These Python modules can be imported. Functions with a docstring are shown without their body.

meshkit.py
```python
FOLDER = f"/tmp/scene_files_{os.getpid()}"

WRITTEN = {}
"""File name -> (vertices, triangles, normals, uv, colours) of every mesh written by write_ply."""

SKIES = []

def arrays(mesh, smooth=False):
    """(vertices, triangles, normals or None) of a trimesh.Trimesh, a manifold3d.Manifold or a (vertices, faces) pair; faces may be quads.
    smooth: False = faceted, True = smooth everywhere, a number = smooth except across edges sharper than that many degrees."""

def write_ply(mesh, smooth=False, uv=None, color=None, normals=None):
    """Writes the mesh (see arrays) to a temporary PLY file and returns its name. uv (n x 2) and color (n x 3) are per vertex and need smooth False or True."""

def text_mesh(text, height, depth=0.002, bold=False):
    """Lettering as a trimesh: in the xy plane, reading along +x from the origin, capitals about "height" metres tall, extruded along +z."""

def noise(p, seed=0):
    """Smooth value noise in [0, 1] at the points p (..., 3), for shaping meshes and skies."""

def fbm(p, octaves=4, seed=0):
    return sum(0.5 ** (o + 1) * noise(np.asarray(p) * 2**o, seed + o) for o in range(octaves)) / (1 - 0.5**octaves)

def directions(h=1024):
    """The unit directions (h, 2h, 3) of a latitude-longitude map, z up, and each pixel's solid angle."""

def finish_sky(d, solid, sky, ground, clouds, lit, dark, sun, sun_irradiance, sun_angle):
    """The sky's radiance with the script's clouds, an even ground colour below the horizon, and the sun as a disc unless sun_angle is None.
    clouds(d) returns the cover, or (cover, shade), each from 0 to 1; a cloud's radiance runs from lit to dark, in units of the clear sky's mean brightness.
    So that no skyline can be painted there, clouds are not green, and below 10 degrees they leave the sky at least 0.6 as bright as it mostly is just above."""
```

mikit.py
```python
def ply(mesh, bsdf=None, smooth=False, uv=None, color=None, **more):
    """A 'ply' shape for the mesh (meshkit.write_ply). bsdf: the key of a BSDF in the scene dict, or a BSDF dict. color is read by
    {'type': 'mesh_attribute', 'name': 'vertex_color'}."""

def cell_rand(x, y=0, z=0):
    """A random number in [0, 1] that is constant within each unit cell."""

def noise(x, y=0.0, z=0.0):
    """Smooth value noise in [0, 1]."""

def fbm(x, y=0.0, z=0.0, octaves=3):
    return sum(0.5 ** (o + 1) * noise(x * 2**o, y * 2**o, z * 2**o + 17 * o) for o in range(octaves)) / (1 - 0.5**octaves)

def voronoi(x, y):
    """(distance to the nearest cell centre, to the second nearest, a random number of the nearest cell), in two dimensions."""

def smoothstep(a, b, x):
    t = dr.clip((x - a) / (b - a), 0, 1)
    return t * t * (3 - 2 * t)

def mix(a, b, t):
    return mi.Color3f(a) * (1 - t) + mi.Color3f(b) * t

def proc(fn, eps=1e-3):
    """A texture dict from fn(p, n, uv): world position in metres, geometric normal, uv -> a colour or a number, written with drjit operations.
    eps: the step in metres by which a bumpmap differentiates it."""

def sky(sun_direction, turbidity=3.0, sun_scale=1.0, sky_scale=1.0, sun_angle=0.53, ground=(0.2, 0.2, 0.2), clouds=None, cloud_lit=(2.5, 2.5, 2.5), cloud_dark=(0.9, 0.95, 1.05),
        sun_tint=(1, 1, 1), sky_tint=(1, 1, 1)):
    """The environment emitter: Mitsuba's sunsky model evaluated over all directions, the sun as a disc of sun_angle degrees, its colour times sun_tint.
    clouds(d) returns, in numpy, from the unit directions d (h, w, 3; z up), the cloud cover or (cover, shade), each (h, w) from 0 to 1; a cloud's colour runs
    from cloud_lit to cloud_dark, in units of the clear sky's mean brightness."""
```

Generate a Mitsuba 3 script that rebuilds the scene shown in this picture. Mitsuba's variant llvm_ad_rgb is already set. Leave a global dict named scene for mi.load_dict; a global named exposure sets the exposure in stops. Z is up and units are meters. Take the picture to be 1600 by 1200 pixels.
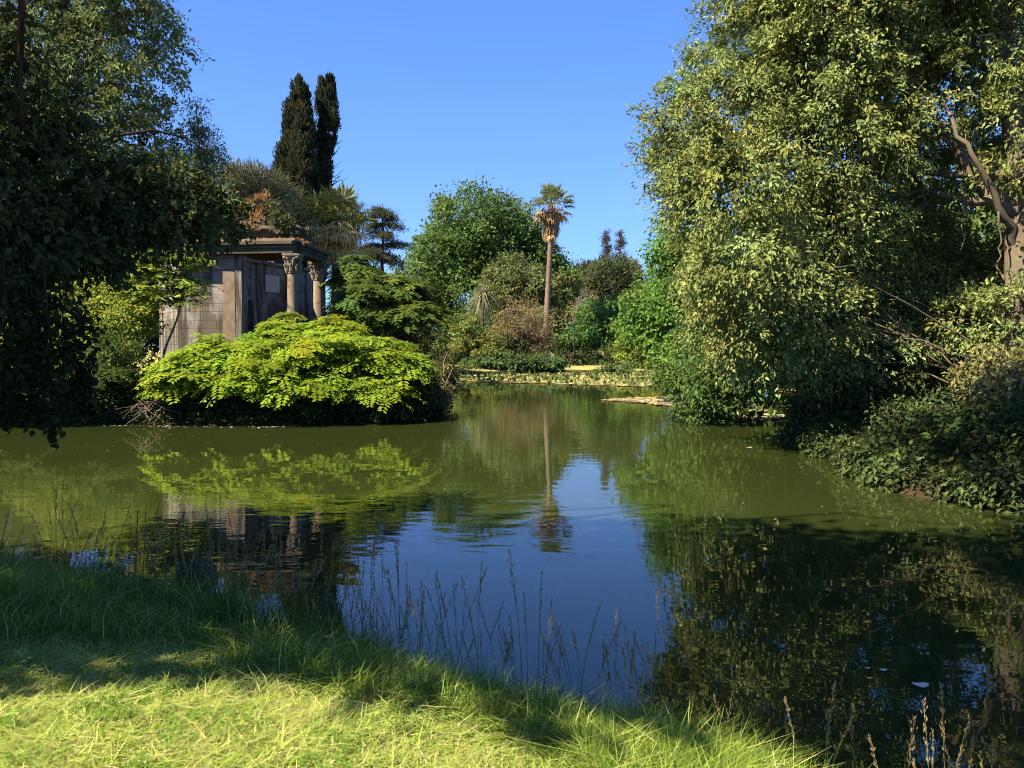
import math, numpy as np, trimesh, shapely, drjit as dr, mitsuba as mi, mikit, meshkit
from shapely.geometry import Polygon
from mikit import proc, noise, fbm, smoothstep, mix, voronoi
T = mi.ScalarTransform4f
scene, labels = {}, {}

# ------------------------------------------------------------------ camera, sky, exposure
CAM_H, FOCAL, PITCH = 2.5, 1300.0, math.atan(58 / 1300)      # metres above the water, focal length in pixels of a 1600 px wide picture, tilt down
scene['camera'] = {'type': 'perspective', 'fov': 2 * math.degrees(math.atan(800 / FOCAL)), 'fov_axis': 'x', 'near_clip': 0.05, 'far_clip': 6000.0,
                   'to_world': T().look_at([0, 0, CAM_H], [0, math.cos(PITCH), CAM_H - math.sin(PITCH)], [0, 0, 1])}
SUN = np.array([-0.55, -0.33, 0.77]); SUN /= np.linalg.norm(SUN)
scene['sky'] = mikit.sky(SUN.tolist(), turbidity=2.6, sky_tint=(0.315, 0.395, 0.585), sun_tint=(0.98, 0.97, 0.90), ground=(0.06, 0.08, 0.04))
exposure = 3.7

# ------------------------------------------------------------------ helpers
def ray(px, py):
    d = np.array([(px - 800) / FOCAL, 1.0, (600 - py) / FOCAL])
    c, s = math.cos(PITCH), math.sin(PITCH)
    return np.array([d[0], d[1] * c + d[2] * s, -d[1] * s + d[2] * c])
def P(px, py, Y):                      # where a sight line stands Y metres away
    d = ray(px, py); return np.array([0, 0, CAM_H]) + d * (Y / d[1])
def G(px, py, z=0.0):                  # where a sight line meets a level
    d = ray(px, py); return (np.array([0, 0, CAM_H]) + d * ((z - CAM_H) / d[2]))[:2]
def R(px, Y): return px / FOCAL * Y
def unit(v): return v / np.maximum(np.linalg.norm(v, axis=-1, keepdims=True), 1e-9)
def srnd(rng, n): return unit(rng.normal(size=(n, 3)))

def tag(key, label=None, category=None, group=None, kind=None):
    labels[key] = {k: v for k, v in dict(label=label, category=category, group=group, kind=kind).items() if v}
used = set()
def name(k):
    if k not in used: used.add(k); return k
    i = 1
    while f'{k}_{i:03d}' in used: i += 1
    used.add(f'{k}_{i:03d}'); return f'{k}_{i:03d}'
def put(key, mesh, bsdf, smooth=False, color=None, uv=None, **more):
    key = name(key)
    scene[key] = mikit.ply(mesh, bsdf, smooth=smooth, color=color, uv=uv, **more)
    return key
def thing(kind, label, category, group=None):
    key = name(kind); tag(key, label, category, group); return key

class Mesh:                            # collects vertices, faces and colours into one mesh
    def __init__(s): s.v, s.f, s.c, s.n = [], [], [], 0
    def add(s, v, f, c=None):
        s.v.append(np.asarray(v, float)); s.f.append(np.asarray(f, int) + s.n); s.n += len(v)
        s.c.append(np.broadcast_to(np.asarray(c if c is not None else (1, 1, 1), float), (len(v), 3)))
        return s
    def mesh(s): return trimesh.Trimesh(np.vstack(s.v), np.vstack(s.f), process=False)
    def put(s, key, bsdf, colored=True, smooth=False):
        return put(key, s.mesh(), bsdf, smooth, np.vstack(s.c) if colored else None)

def leaf_arrays(pos, axis, nrm, L, W, fold=0.25, wide=0.45):
    n = len(pos); L = np.broadcast_to(L, (n,))[:, None]; W = np.broadcast_to(W, (n,))[:, None]
    axis = unit(axis); side = unit(np.cross(axis, nrm)); up = np.cross(side, axis)
    mid = pos + axis * L * wide + up * W * fold
    v = np.stack([pos, mid + side * W * .5, pos + axis * L, mid - side * W * .5], 1).reshape(-1, 3)
    q = np.arange(n)[:, None] * 4
    return v, np.stack([q + [0, 1, 2], q + [0, 2, 3]], 1).reshape(-1, 3)
def hue(rng, col, n, var=0.2, shift=0.12):
    c = np.asarray(col, float) * np.exp(rng.normal(0, var, (n, 1)))
    t = rng.normal(0, shift, (n, 1))
    return np.clip(c * np.exp(t * np.array([[1.0, 0.15, -0.6]])), 0.003, 0.9)

def lobe(px, py, Y, rx, rz, ry): return (P(px, py, Y), np.array([R(rx, Y), ry, R(rz, Y)]))
def crown(seed, lobes, nclump, nleaf, cr, L, asp=0.4, col=(.06, .09, .03), var=.18, shift=.1, up=.6, out=.5, droop=.2, deep=.55, flat=.6, lump=.25, freq=.35, low=-1.0, dead=0.0, deadcol=(.2, .13, .06), twigs=0):
    rng = np.random.default_rng(seed)
    w = np.array([np.prod(r) ** (2 / 3) for _, r in lobes]); k = rng.choice(len(lobes), nclump, p=w / w.sum())
    C, RR = np.array([c for c, _ in lobes])[k], np.array([r for _, r in lobes])[k]
    u = srnd(rng, nclump)
    if low > -1:
        u[:, 2] = np.where(u[:, 2] < low, np.abs(u[:, 2]), u[:, 2])
    r = (1 - deep * rng.random(nclump) ** 1.6)[:, None]
    cen = C + u * RR * r
    cen = C + (cen - C) * (1 + lump * (2 * meshkit.fbm(cen * freq, 3, seed)[:, None] - 1) * 1.6)
    size = cr * rng.uniform(.55, 1.45, nclump)
    n = nclump * nleaf; ci = np.repeat(np.arange(nclump), nleaf)
    g = rng.normal(size=(n, 3)); g *= (np.minimum(1, 1.9 / np.linalg.norm(g, axis=1)))[:, None]
    pos = cen[ci] + g * size[ci][:, None] * np.array([.62, .62, .62 * flat])
    if twigs:                          # leaves gathered along a few shoots of each clump
        td = unit(srnd(rng, nclump * twigs) + np.repeat(u, twigs, 0) * .7 + [0, 0, .15]).reshape(nclump, twigs, 3) * [1, 1, .75]; g = td[ci, rng.integers(0, twigs, n)]; tt = rng.uniform(.15, 1.25, n)[:, None]
        pos = cen[ci] + (g * tt - np.array([0, 0, .3]) * tt ** 2) * size[ci][:, None] + rng.normal(0, .11, (n, 3)) * size[ci][:, None]
    axis = out * unit(g + u[ci] * .8) + .7 * srnd(rng, n) + np.array([0, 0, -droop])
    nrm = np.array([0, 0, up]) + out * u[ci] + .6 * srnd(rng, n)
    cc = hue(rng, np.asarray(col) * 1.55, nclump, var * .8, shift)[ci] * np.exp(rng.normal(0, var * .6, (n, 1)))
    if dead > 0:
        dm = rng.random(n) < dead; cc[dm] = hue(rng, deadcol, dm.sum(), .2, .1)
    sz = L * rng.uniform(.65, 1.3, n)
    v, f = leaf_arrays(pos, axis, nrm, sz, sz * asp)
    return v, f, np.repeat(np.clip(cc, .003, .9), 4, axis=0), cen

def tube(points, radii, sides=8, rough=0.0, seed=0, caps=True):
    p = np.asarray(points, float); r = np.broadcast_to(np.asarray(radii, float), (len(p),))
    t = unit(np.gradient(p, axis=0))
    ref = np.array([0, 0, 1.0]) if abs(t[:, 2]).mean() < .8 else np.array([1.0, 0.1, 0])
    a = unit(np.cross(t, ref)); b = np.cross(t, a)
    ang = np.arange(sides) * 2 * np.pi / sides
    rad = np.repeat(r[:, None], sides, 1)
    d = np.cos(ang)[None, :, None] * a[:, None] + np.sin(ang)[None, :, None] * b[:, None]
    if rough: rad = rad * (1 + rough * (2 * meshkit.fbm((p[:, None] + d * r[:, None, None]) * 2.2 / max(r.max(), .05) * .35, 3, seed) - 1))
    v = (p[:, None] + d * rad[..., None]).reshape(-1, 3)
    i, j = np.meshgrid(np.arange(len(p) - 1), np.arange(sides), indexing='ij')
    q = np.stack([i * sides + j, i * sides + (j + 1) % sides, (i + 1) * sides + (j + 1) % sides, (i + 1) * sides + j], -1).reshape(-1, 4)
    f = np.vstack([q[:, [0, 1, 2]], q[:, [0, 2, 3]]])
    if caps:
        v = np.vstack([v, p[:1], p[-1:]]); m = len(v); L0 = (len(p) - 1) * sides; jj = np.arange(sides)
        f = np.vstack([f, np.stack([jj * 0 + m - 2, (jj + 1) % sides, jj], 1), np.stack([jj * 0 + m - 1, L0 + jj, L0 + (jj + 1) % sides], 1)])
    return v, f
def spline(pts, n=14, wob=0.0, seed=0):
    pts = np.asarray(pts, float); k = len(pts)
    from scipy.interpolate import CubicSpline
    s = np.r_[0, np.cumsum(np.linalg.norm(np.diff(pts, axis=0), axis=1))]
    out = CubicSpline(s, pts)(np.linspace(0, s[-1], n)) if k > 2 else pts[0] + np.linspace(0, 1, n)[:, None] * (pts[-1] - pts[0])
    if wob:
        rng = np.random.default_rng(seed); w = rng.normal(0, wob, (n, 3)); w[0] = 0; w[-1] = 0; out = out + w
    return out
def taper(a, b, n): return a + (b - a) * np.linspace(0, 1, n) ** .8
def limbs(M, base, cens, rng, r0, count, seg=9, sides=6, sag=.12, end=.012):
    """branches from points along a line (base) to clump centres"""
    for c in cens[rng.choice(len(cens), min(count, len(cens)), replace=False)]:
        d = np.linalg.norm(base - c, axis=1); b = base[np.argmin(d + np.abs(base[:, 2] - (c[2] - .45 * d)) * .9)]
        m = (b + c) / 2 + rng.normal(0, .06, 3) * np.linalg.norm(c - b); m[2] += sag * np.linalg.norm(c - b)
        p = spline([b, m, c], seg, .02 * np.linalg.norm(c - b), int(rng.integers(1e6)))
        M.add(*tube(p, taper(r0 * rng.uniform(.5, 1.0), end, seg), sides, caps=False))

# ------------------------------------------------------------------ materials
def rgb(*c): return {'type': 'rgb', 'value': list(c)}
VC = {'type': 'mesh_attribute', 'name': 'vertex_color'}
scene['leaf_matte'] = {'type': 'principledthin', 'base_color': VC, 'roughness': .55, 'diff_trans': .75, 'eta': 1.4}
scene['leaf_glossy'] = {'type': 'principledthin', 'base_color': VC, 'roughness': .33, 'diff_trans': .5, 'eta': 1.5}
scene['leaf_thin'] = {'type': 'principledthin', 'base_color': VC, 'roughness': .5, 'diff_trans': .95, 'eta': 1.4}
scene['dry_matter'] = {'type': 'twosided', 'bsdf': {'type': 'diffuse', 'reflectance': VC}}
scene['bark_grey'] = {'type': 'twosided', 'bsdf': {'type': 'diffuse', 'reflectance': proc(lambda p, n, uv: mix((.06, .05, .04), (.19, .16, .125), fbm(p.x * 5, p.y * 5, p.z * 1.6, 4)))}}
scene['bark_dark'] = {'type': 'twosided', 'bsdf': {'type': 'diffuse', 'reflectance': proc(lambda p, n, uv: mix((.025, .02, .015), (.085, .065, .045), fbm(p.x * 9, p.y * 9, p.z * 3, 3)))}}
scene['bark_palm'] = {'type': 'twosided', 'bsdf': {'type': 'diffuse', 'reflectance': proc(lambda p, n, uv: mix((.09, .068, .053), (.21, .17, .135), .65 * fbm(p.x * 3, p.y * 3, p.z * 5, 3) + .35 * fbm(p.x * .2, p.y * .2, p.z * .35 + 3, 2)))}}
def stone_col(p, n, uv):
    big = fbm(p.x * .9, p.y * .9, p.z * .6, 4)
    streak = fbm(p.x * 4.5, p.y * 4.5, p.z * .35 + 4, 4)
    c = mix((.15, .147, .138), (.27, .262, .245), fbm(p.x * 6, p.y * 6, p.z * 6, 3))
    c = mix(c, (.055, .048, .042), smoothstep(.46, .68, streak) * .9)
    c = mix(c, (.17, .075, .03), smoothstep(.70, .82, fbm(p.x * .8 + 9, p.y * .8, p.z * 1.2 + 5, 3)) * .8)
    return mix(c, (.07, .062, .05), smoothstep(.50, .64, big) * .75)
scene['stone'] = {'type': 'twosided', 'bsdf': {'type': 'diffuse', 'reflectance': proc(stone_col)}}
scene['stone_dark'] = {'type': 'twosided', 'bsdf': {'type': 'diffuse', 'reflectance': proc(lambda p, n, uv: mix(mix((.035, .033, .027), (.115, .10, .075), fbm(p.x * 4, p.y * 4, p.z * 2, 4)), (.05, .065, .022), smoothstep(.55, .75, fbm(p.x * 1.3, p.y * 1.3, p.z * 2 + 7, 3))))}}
scene['stone_rust'] = {'type': 'twosided', 'bsdf': {'type': 'diffuse', 'reflectance': proc(lambda p, n, uv: mix(mix((.10, .082, .065), (.24, .20, .16), fbm(p.x * 5, p.y * 5, p.z * 5, 3)), (.30, .12, .03), smoothstep(.58, .76, fbm(p.x * 1.6, p.y * 1.6, p.z * 1.6 + 3, 3))))}}
scene['stone_pale'] = {'type': 'twosided', 'bsdf': {'type': 'diffuse', 'reflectance': proc(lambda p, n, uv: mix((.36, .35, .34), (.46, .45, .44), fbm(p.x * 5, p.y * 5, p.z * 3, 3)))}}
scene['column_stone'] = {'type': 'twosided', 'bsdf': {'type': 'diffuse', 'reflectance': proc(lambda p, n, uv: mix(mix((.10, .085, .07), (.27, .22, .18), fbm(p.x * 5, p.y * 5, p.z * .8, 4)), (.05, .055, .03), smoothstep(.6, .75, fbm(p.x * 2, p.y * 2, p.z * 1.5 + 2, 3))))}}
scene['rock'] = {'type': 'twosided', 'bsdf': {'type': 'diffuse', 'reflectance': proc(lambda p, n, uv: mix((.028, .025, .019), (.10, .085, .064), fbm(p.x * 3, p.y * 3, p.z * 2, 4)))}}
scene['post_metal'] = {'type': 'principled', 'base_color': rgb(.02, .024, .022), 'roughness': .5, 'metallic': .3}
def soil_col(p, n, uv):
    near = mix((.045, .042, .02), (.11, .10, .045), fbm(p.x * 6, p.y * 6, p.z, 4))
    mud = mix((.018, .015, .010), (.045, .036, .022), fbm(p.x * 3, p.y * 3, p.z, 3))
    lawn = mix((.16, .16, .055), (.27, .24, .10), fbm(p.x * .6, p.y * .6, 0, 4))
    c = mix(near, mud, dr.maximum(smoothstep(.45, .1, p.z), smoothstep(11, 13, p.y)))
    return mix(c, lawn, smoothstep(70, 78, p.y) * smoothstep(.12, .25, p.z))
scene['soil'] = {'type': 'twosided', 'bsdf': {'type': 'diffuse', 'reflectance': proc(soil_col)}}
def ripple(p, n, uv):
    a = fbm(p.x * 1.1 + 3, p.y * 3.6, 0, 2) * .0024
    b = fbm(p.x * 5.0 + p.y * 1.2, p.y * 11.0, 0, 2) * .0009
    gust = .15 + smoothstep(.35, .7, fbm(p.x * .10 + 5, p.y * .16, 0, 2))
    return (a * (.45 + .55 * gust) + b * gust) * smoothstep(90, 14, p.y)
def murk(p, n, uv):
    return mix((.016, .0235, .006), (.0215, .0305, .008), fbm(p.x * .25, p.y * .35, 0, 3))
scene['pond'] = {'type': 'bumpmap', 'scale': 1.0, 'arbitrary': proc(ripple, eps=.01), 'bsdf': {'type': 'plastic', 'int_ior': 1.48, 'diffuse_reflectance': proc(murk), 'nonlinear': False}}

# ------------------------------------------------------------------ ground and water
POND = Polygon([(-60, 18), (-12, 11.5), G(0, 868, .3), G(150, 888, .4), G(330, 925, .45), G(480, 955, .45), G(600, 985, .45), G(760, 1035, .45), G(950, 1090, .4), G(1090, 1135, .35), G(1220, 1180, .3), (1.7, 3.95), (2.1, 3.1), (2.5, 2.0),
                (3.4, .5), (9, -1), (26, 0), (20, 9), (11.5, 11.5), G(1600, 800), G(1480, 785), G(1390, 768), G(1310, 730), G(1255, 690), G(1240, 660), G(1245, 625), G(1250, 602),
                (24, 62), G(1100, 583), G(900, 581), G(720, 584), G(704, 597), G(700, 622), G(688, 648), G(600, 660), G(400, 666), G(200, 664), G(0, 660), (-60, 29)])
def ground_z(x, y, detail=True):
    pt = shapely.points(x, y); inside = shapely.contains(POND, pt); d = shapely.distance(POND.boundary, pt)
    amp = np.where(y < 12, .88, np.where(y < 58, 1.0, .42)) + np.clip((y - 95) / 60, 0, 1) * .6
    amp = np.interp(y, [0, 11, 20, 50, 66, 90, 160, 400, 4000], [.88, .9, 1.0, .8, .38, .45, 1.2, 2.0, 2.0])
    wid = np.interp(y, [0, 11, 30, 66], [1.1, 1.1, 1.6, .8])
    h = np.where(inside, -1.2 * (1 - np.exp(-d / .8)), .02 + amp * (1 - np.exp(-d / wid)))
    if detail:
        p = np.stack([x, y, 0 * x], -1)
        h = h + np.where(inside, 0, (meshkit.fbm(p * .9, 4, 3) - .5) * .16 * np.clip(d, 0, 1) + (meshkit.fbm(p * .06, 2, 9) - .5) * .5 * np.clip((y - 90) / 40, 0, 1))
    return h
gx = np.unique(np.r_[np.linspace(-3000, -60, 14), np.linspace(-60, -12, 60), np.linspace(-12, 12, 121), np.linspace(12, 60, 60), np.linspace(60, 3000, 14)])
gy = np.unique(np.r_[np.linspace(-300, -4, 8), np.linspace(-4, 2, 20), np.linspace(2, 15, 66), np.linspace(15, 110, 100), np.linspace(110, 4000, 22)])
X, Y_ = np.meshgrid(gx, gy); Z = ground_z(X.ravel(), Y_.ravel())
i, j = np.meshgrid(np.arange(len(gy) - 1), np.arange(len(gx) - 1), indexing='ij'); q = i * len(gx) + j
q = np.stack([q, q + 1, q + len(gx) + 1, q + len(gx)], -1).reshape(-1, 4)
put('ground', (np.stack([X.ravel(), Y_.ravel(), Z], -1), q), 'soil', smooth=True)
tag('ground', 'earth banks of the pond with mown lawn on the far shore', kind='structure')
wv = np.array([[-70, -3, 0], [70, -3, 0], [70, 90, 0], [-70, 90, 0.]])
put('pond_water', trimesh.Trimesh(wv, [[0, 1, 2], [0, 2, 3]], process=False), 'pond', uv=wv[:, :2])
tag('pond_water', 'still murky olive green pond mirroring trees and blue sky', kind='structure')

# ------------------------------------------------------------------ trees
def tree(kind, label, category, lobes, trunk, tr, bark='bark_dark', leaf='leaf_matte', branches=30, br=.06, group=None, seed=1, **kw):
    t = thing(kind, label, category, group)
    v, f, c, cen = crown(seed, lobes, **{k: a for k, a in kw.items()}, )
    put(t + '__crown', trimesh.Trimesh(v, f, process=False), leaf, color=c)
    rng = np.random.default_rng(seed + 500); M = Mesh()
    p = spline(trunk, 16, .02, seed); M.add(*tube(p, taper(tr[0], tr[1], 16), 12, .25, seed))
    if branches: limbs(M, p, cen, rng, br, branches)
    M.put(t + '__trunk', bark, False, True)
    return t
def gz(x, y): return float(ground_z(np.array([x]), np.array([y]))[0])
def foot(px, Y):
    x = R(px - 800, Y); return np.array([x, Y, gz(x, Y) - .1])

# the great tree on the right bank
big = thing('broadleaf_tree', 'huge olive green evergreen tree overhanging the water on the right bank', 'tree')
LB = [lobe(1190, 60, 21, 95, 75, 3.0), lobe(1120, 185, 21, 98, 75, 3.0), lobe(1150, 300, 20, 95, 75, 3.0), lobe(1155, 420, 20, 85, 75, 3.0), lobe(1290, 90, 20, 120, 95, 2.8), lobe(1280, 230, 20, 110, 85, 2.6),
      lobe(1270, 370, 20.5, 100, 70, 2.4), lobe(1430, 40, 20, 110, 80, 2.6), lobe(1545, 60, 19, 85, 95, 2.2), lobe(1595, 200, 17.5, 40, 85, 1.3), lobe(1410, 430, 21.5, 130, 75, 2.2), lobe(1540, 450, 20.5, 90, 75, 1.6),
      lobe(1250, 490, 20, 110, 65, 2.2), lobe(1440, 260, 23, 120, 50, 1.6), lobe(1330, 545, 20.5, 110, 55, 1.8), lobe(1598, 480, 17.2, 42, 55, .7), lobe(1530, 500, 18.8, 75, 45, 1.0), lobe(1170, 510, 20.5, 80, 60, 2.4), lobe(1480, 540, 20.5, 110, 55, 1.6), lobe(1580, 540, 19.5, 60, 50, 1.0), lobe(1400, 350, 21.5, 90, 40, 1.4),
      lobe(1300, -110, 20, 190, 110, 3.4), lobe(1500, -110, 19, 170, 110, 3.6), lobe(1720, 80, 20, 120, 240, 4), lobe(1700, 400, 18, 100, 120, 2.5)]
LB += [lobe(1235, 10, 21, 80, 60, 2.4), lobe(1420, 150, 19, 90, 65, 1.5), lobe(1085, 250, 21, 60, 60, 2), lobe(1340, 170, 19.5, 90, 80, 2)]
LB += [(np.array(c) - np.array([-SUN[0], -SUN[1], 0]) / SUN[2] * c[2], np.array(r)) for c, r in [((9.4, 13.4, 8.4), (1.4, 1.2, .7)), ((10.8, 15.2, 9.5), (1.5, 1.4, .8)), ((13.0, 15.0, 9.6), (1.7, 1.5, .9)), ((9.2, 15.7, 9.2), (1.4, 1.4, .8)), ((11.4, 13.3, 8.8), (1.5, 1.2, .7)), ((12.2, 15.6, 9.2), (1.4, 1.2, .7))]]   # limbs reaching out over the water above the frame
v, f, c, cen = crown(11, LB, 4200, 100, .50, .128, .40, (.115, .143, .050), .25, .09, up=.7, out=.6, droop=.45, deep=.42, flat=.5, lump=.26, freq=.5, twigs=7)
put(big + '__crown', trimesh.Trimesh(v, f, process=False), 'leaf_glossy', color=c)
tb = foot(1590, 18)
M = Mesh(); tp = spline([tb, P(1588, 600, 18), P(1597, 410, 18), P(1592, 250, 18.2), P(1575, 130, 18.5), P(1560, -60, 19)], 26, .02, 3)
M.add(*tube(tp, taper(.42, .16, 26), 14, .3, 5)); M.put(big + '__trunk', 'bark_grey', False, True)
M = Mesh()
for pts, r in [([P(1590, 330, 18), P(1540, 300, 18.3), P(1505, 240, 18.6), P(1440, 175, 19), P(1390, 95, 20), P(1370, 20, 21)], .17), ([P(1592, 300, 18), P(1500, 310, 18.5), P(1450, 300, 19), P(1380, 330, 20)], .14),
               ([P(1590, 275, 18), P(1480, 272, 18.8), P(1370, 270, 20), P(1280, 280, 21)], .12), ([P(1594, 400, 18), P(1560, 320, 17.7), P(1510, 225, 17.6), P(1470, 150, 18.4)], .11), ([P(1470, 200, 18.8), P(1400, 240, 20), P(1330, 300, 21)], .07),
               ([P(1440, 175, 19), P(1360, 195, 20), P(1260, 200, 21.5)], .06), ([P(1575, 130, 18.5), P(1510, 90, 19), P(1400, 60, 20.5), P(1220, 50, 24)], .1)]:
    p = spline(pts, 18, .03, len(M.v)); M.add(*tube(p, taper(r, .025, 18), 9, .2, len(M.v)))
rng = np.random.default_rng(8); limbs(M, np.vstack([tp, *[m[:160].reshape(-1, 8, 3).mean(1) for m in M.v if len(m) > 160]]), cen[cen[:, 1] > 16.8], rng, .03, 150, 8, 5)
for px, py, Y, l in [(1503, 300, 18.3, 90), (1440, 285, 18.8, 60), (1560, 330, 17.7, 80), (1320, 300, 21, 70)]:
    M.add(*tube(spline([P(px, py, Y), P(px + 4, py + l * .5, Y), P(px - 2, py + l, Y)], 8, .03, px), taper(.03, .012, 8), 5))
M.put(big + '__limbs', 'bark_grey', False, True)

tree('leafy_tree', 'fresh green broadleaf tree behind the left edge of the great evergreen', 'tree',
     [lobe(1055, 420, 38, 45, 60, 2), lobe(1035, 500, 37, 60, 60, 2.4), lobe(1100, 480, 38, 70, 90, 2.5), lobe(1075, 560, 35, 60, 50, 2), lobe(1160, 560, 36, 90, 60, 2.5), lobe(1040, 380, 39, 18, 35, .7)], [foot(1130, 39), P(1120, 520, 39), P(1070, 400, 38.5)], (.22, .06),
     nclump=620, nleaf=60, cr=.55, L=.20, asp=.6, col=(.06, .115, .025), up=.6, droop=.4, branches=30, seed=21)
tree('waterside_tree', 'low dark leafy tree dipping its branches into the pond in front of the lilies', 'tree',
     [lobe(1120, 590, 27, 55, 35, 1.5), lobe(1120, 630, 27, 45, 24, 1.2), lobe(1170, 560, 27, 70, 40, 1.6), lobe(1090, 640, 27.5, 30, 16, .8), lobe(1060, 590, 29, 30, 26, 1.1), lobe(1230, 540, 26, 70, 60, 1.8)], [foot(1275, 26), P(1240, 590, 26), P(1170, 570, 27), P(1090, 600, 28)], (.14, .03),
     nclump=330, nleaf=55, cr=.42, L=.16, asp=.5, col=(.05, .085, .025), up=.6, droop=.5, branches=40, br=.035, seed=22)
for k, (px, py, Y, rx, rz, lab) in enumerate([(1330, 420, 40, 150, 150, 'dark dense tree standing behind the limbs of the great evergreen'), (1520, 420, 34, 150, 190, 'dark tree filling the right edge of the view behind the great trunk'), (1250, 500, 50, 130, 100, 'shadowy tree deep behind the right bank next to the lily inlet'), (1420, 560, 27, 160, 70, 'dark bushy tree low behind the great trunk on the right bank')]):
    tree('backing_tree', lab, 'tree', [lobe(px, py, Y, rx, rz, 3.5), lobe(px + 60, py + 60, Y, rx * .8, rz * .7, 3)], [foot(px, Y), P(px + 10, py, Y)], (.25, .1), nclump=480, nleaf=26, cr=.9, L=.42, asp=.5, col=(.045, .07, .022), branches=16, seed=30 + k)

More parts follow.
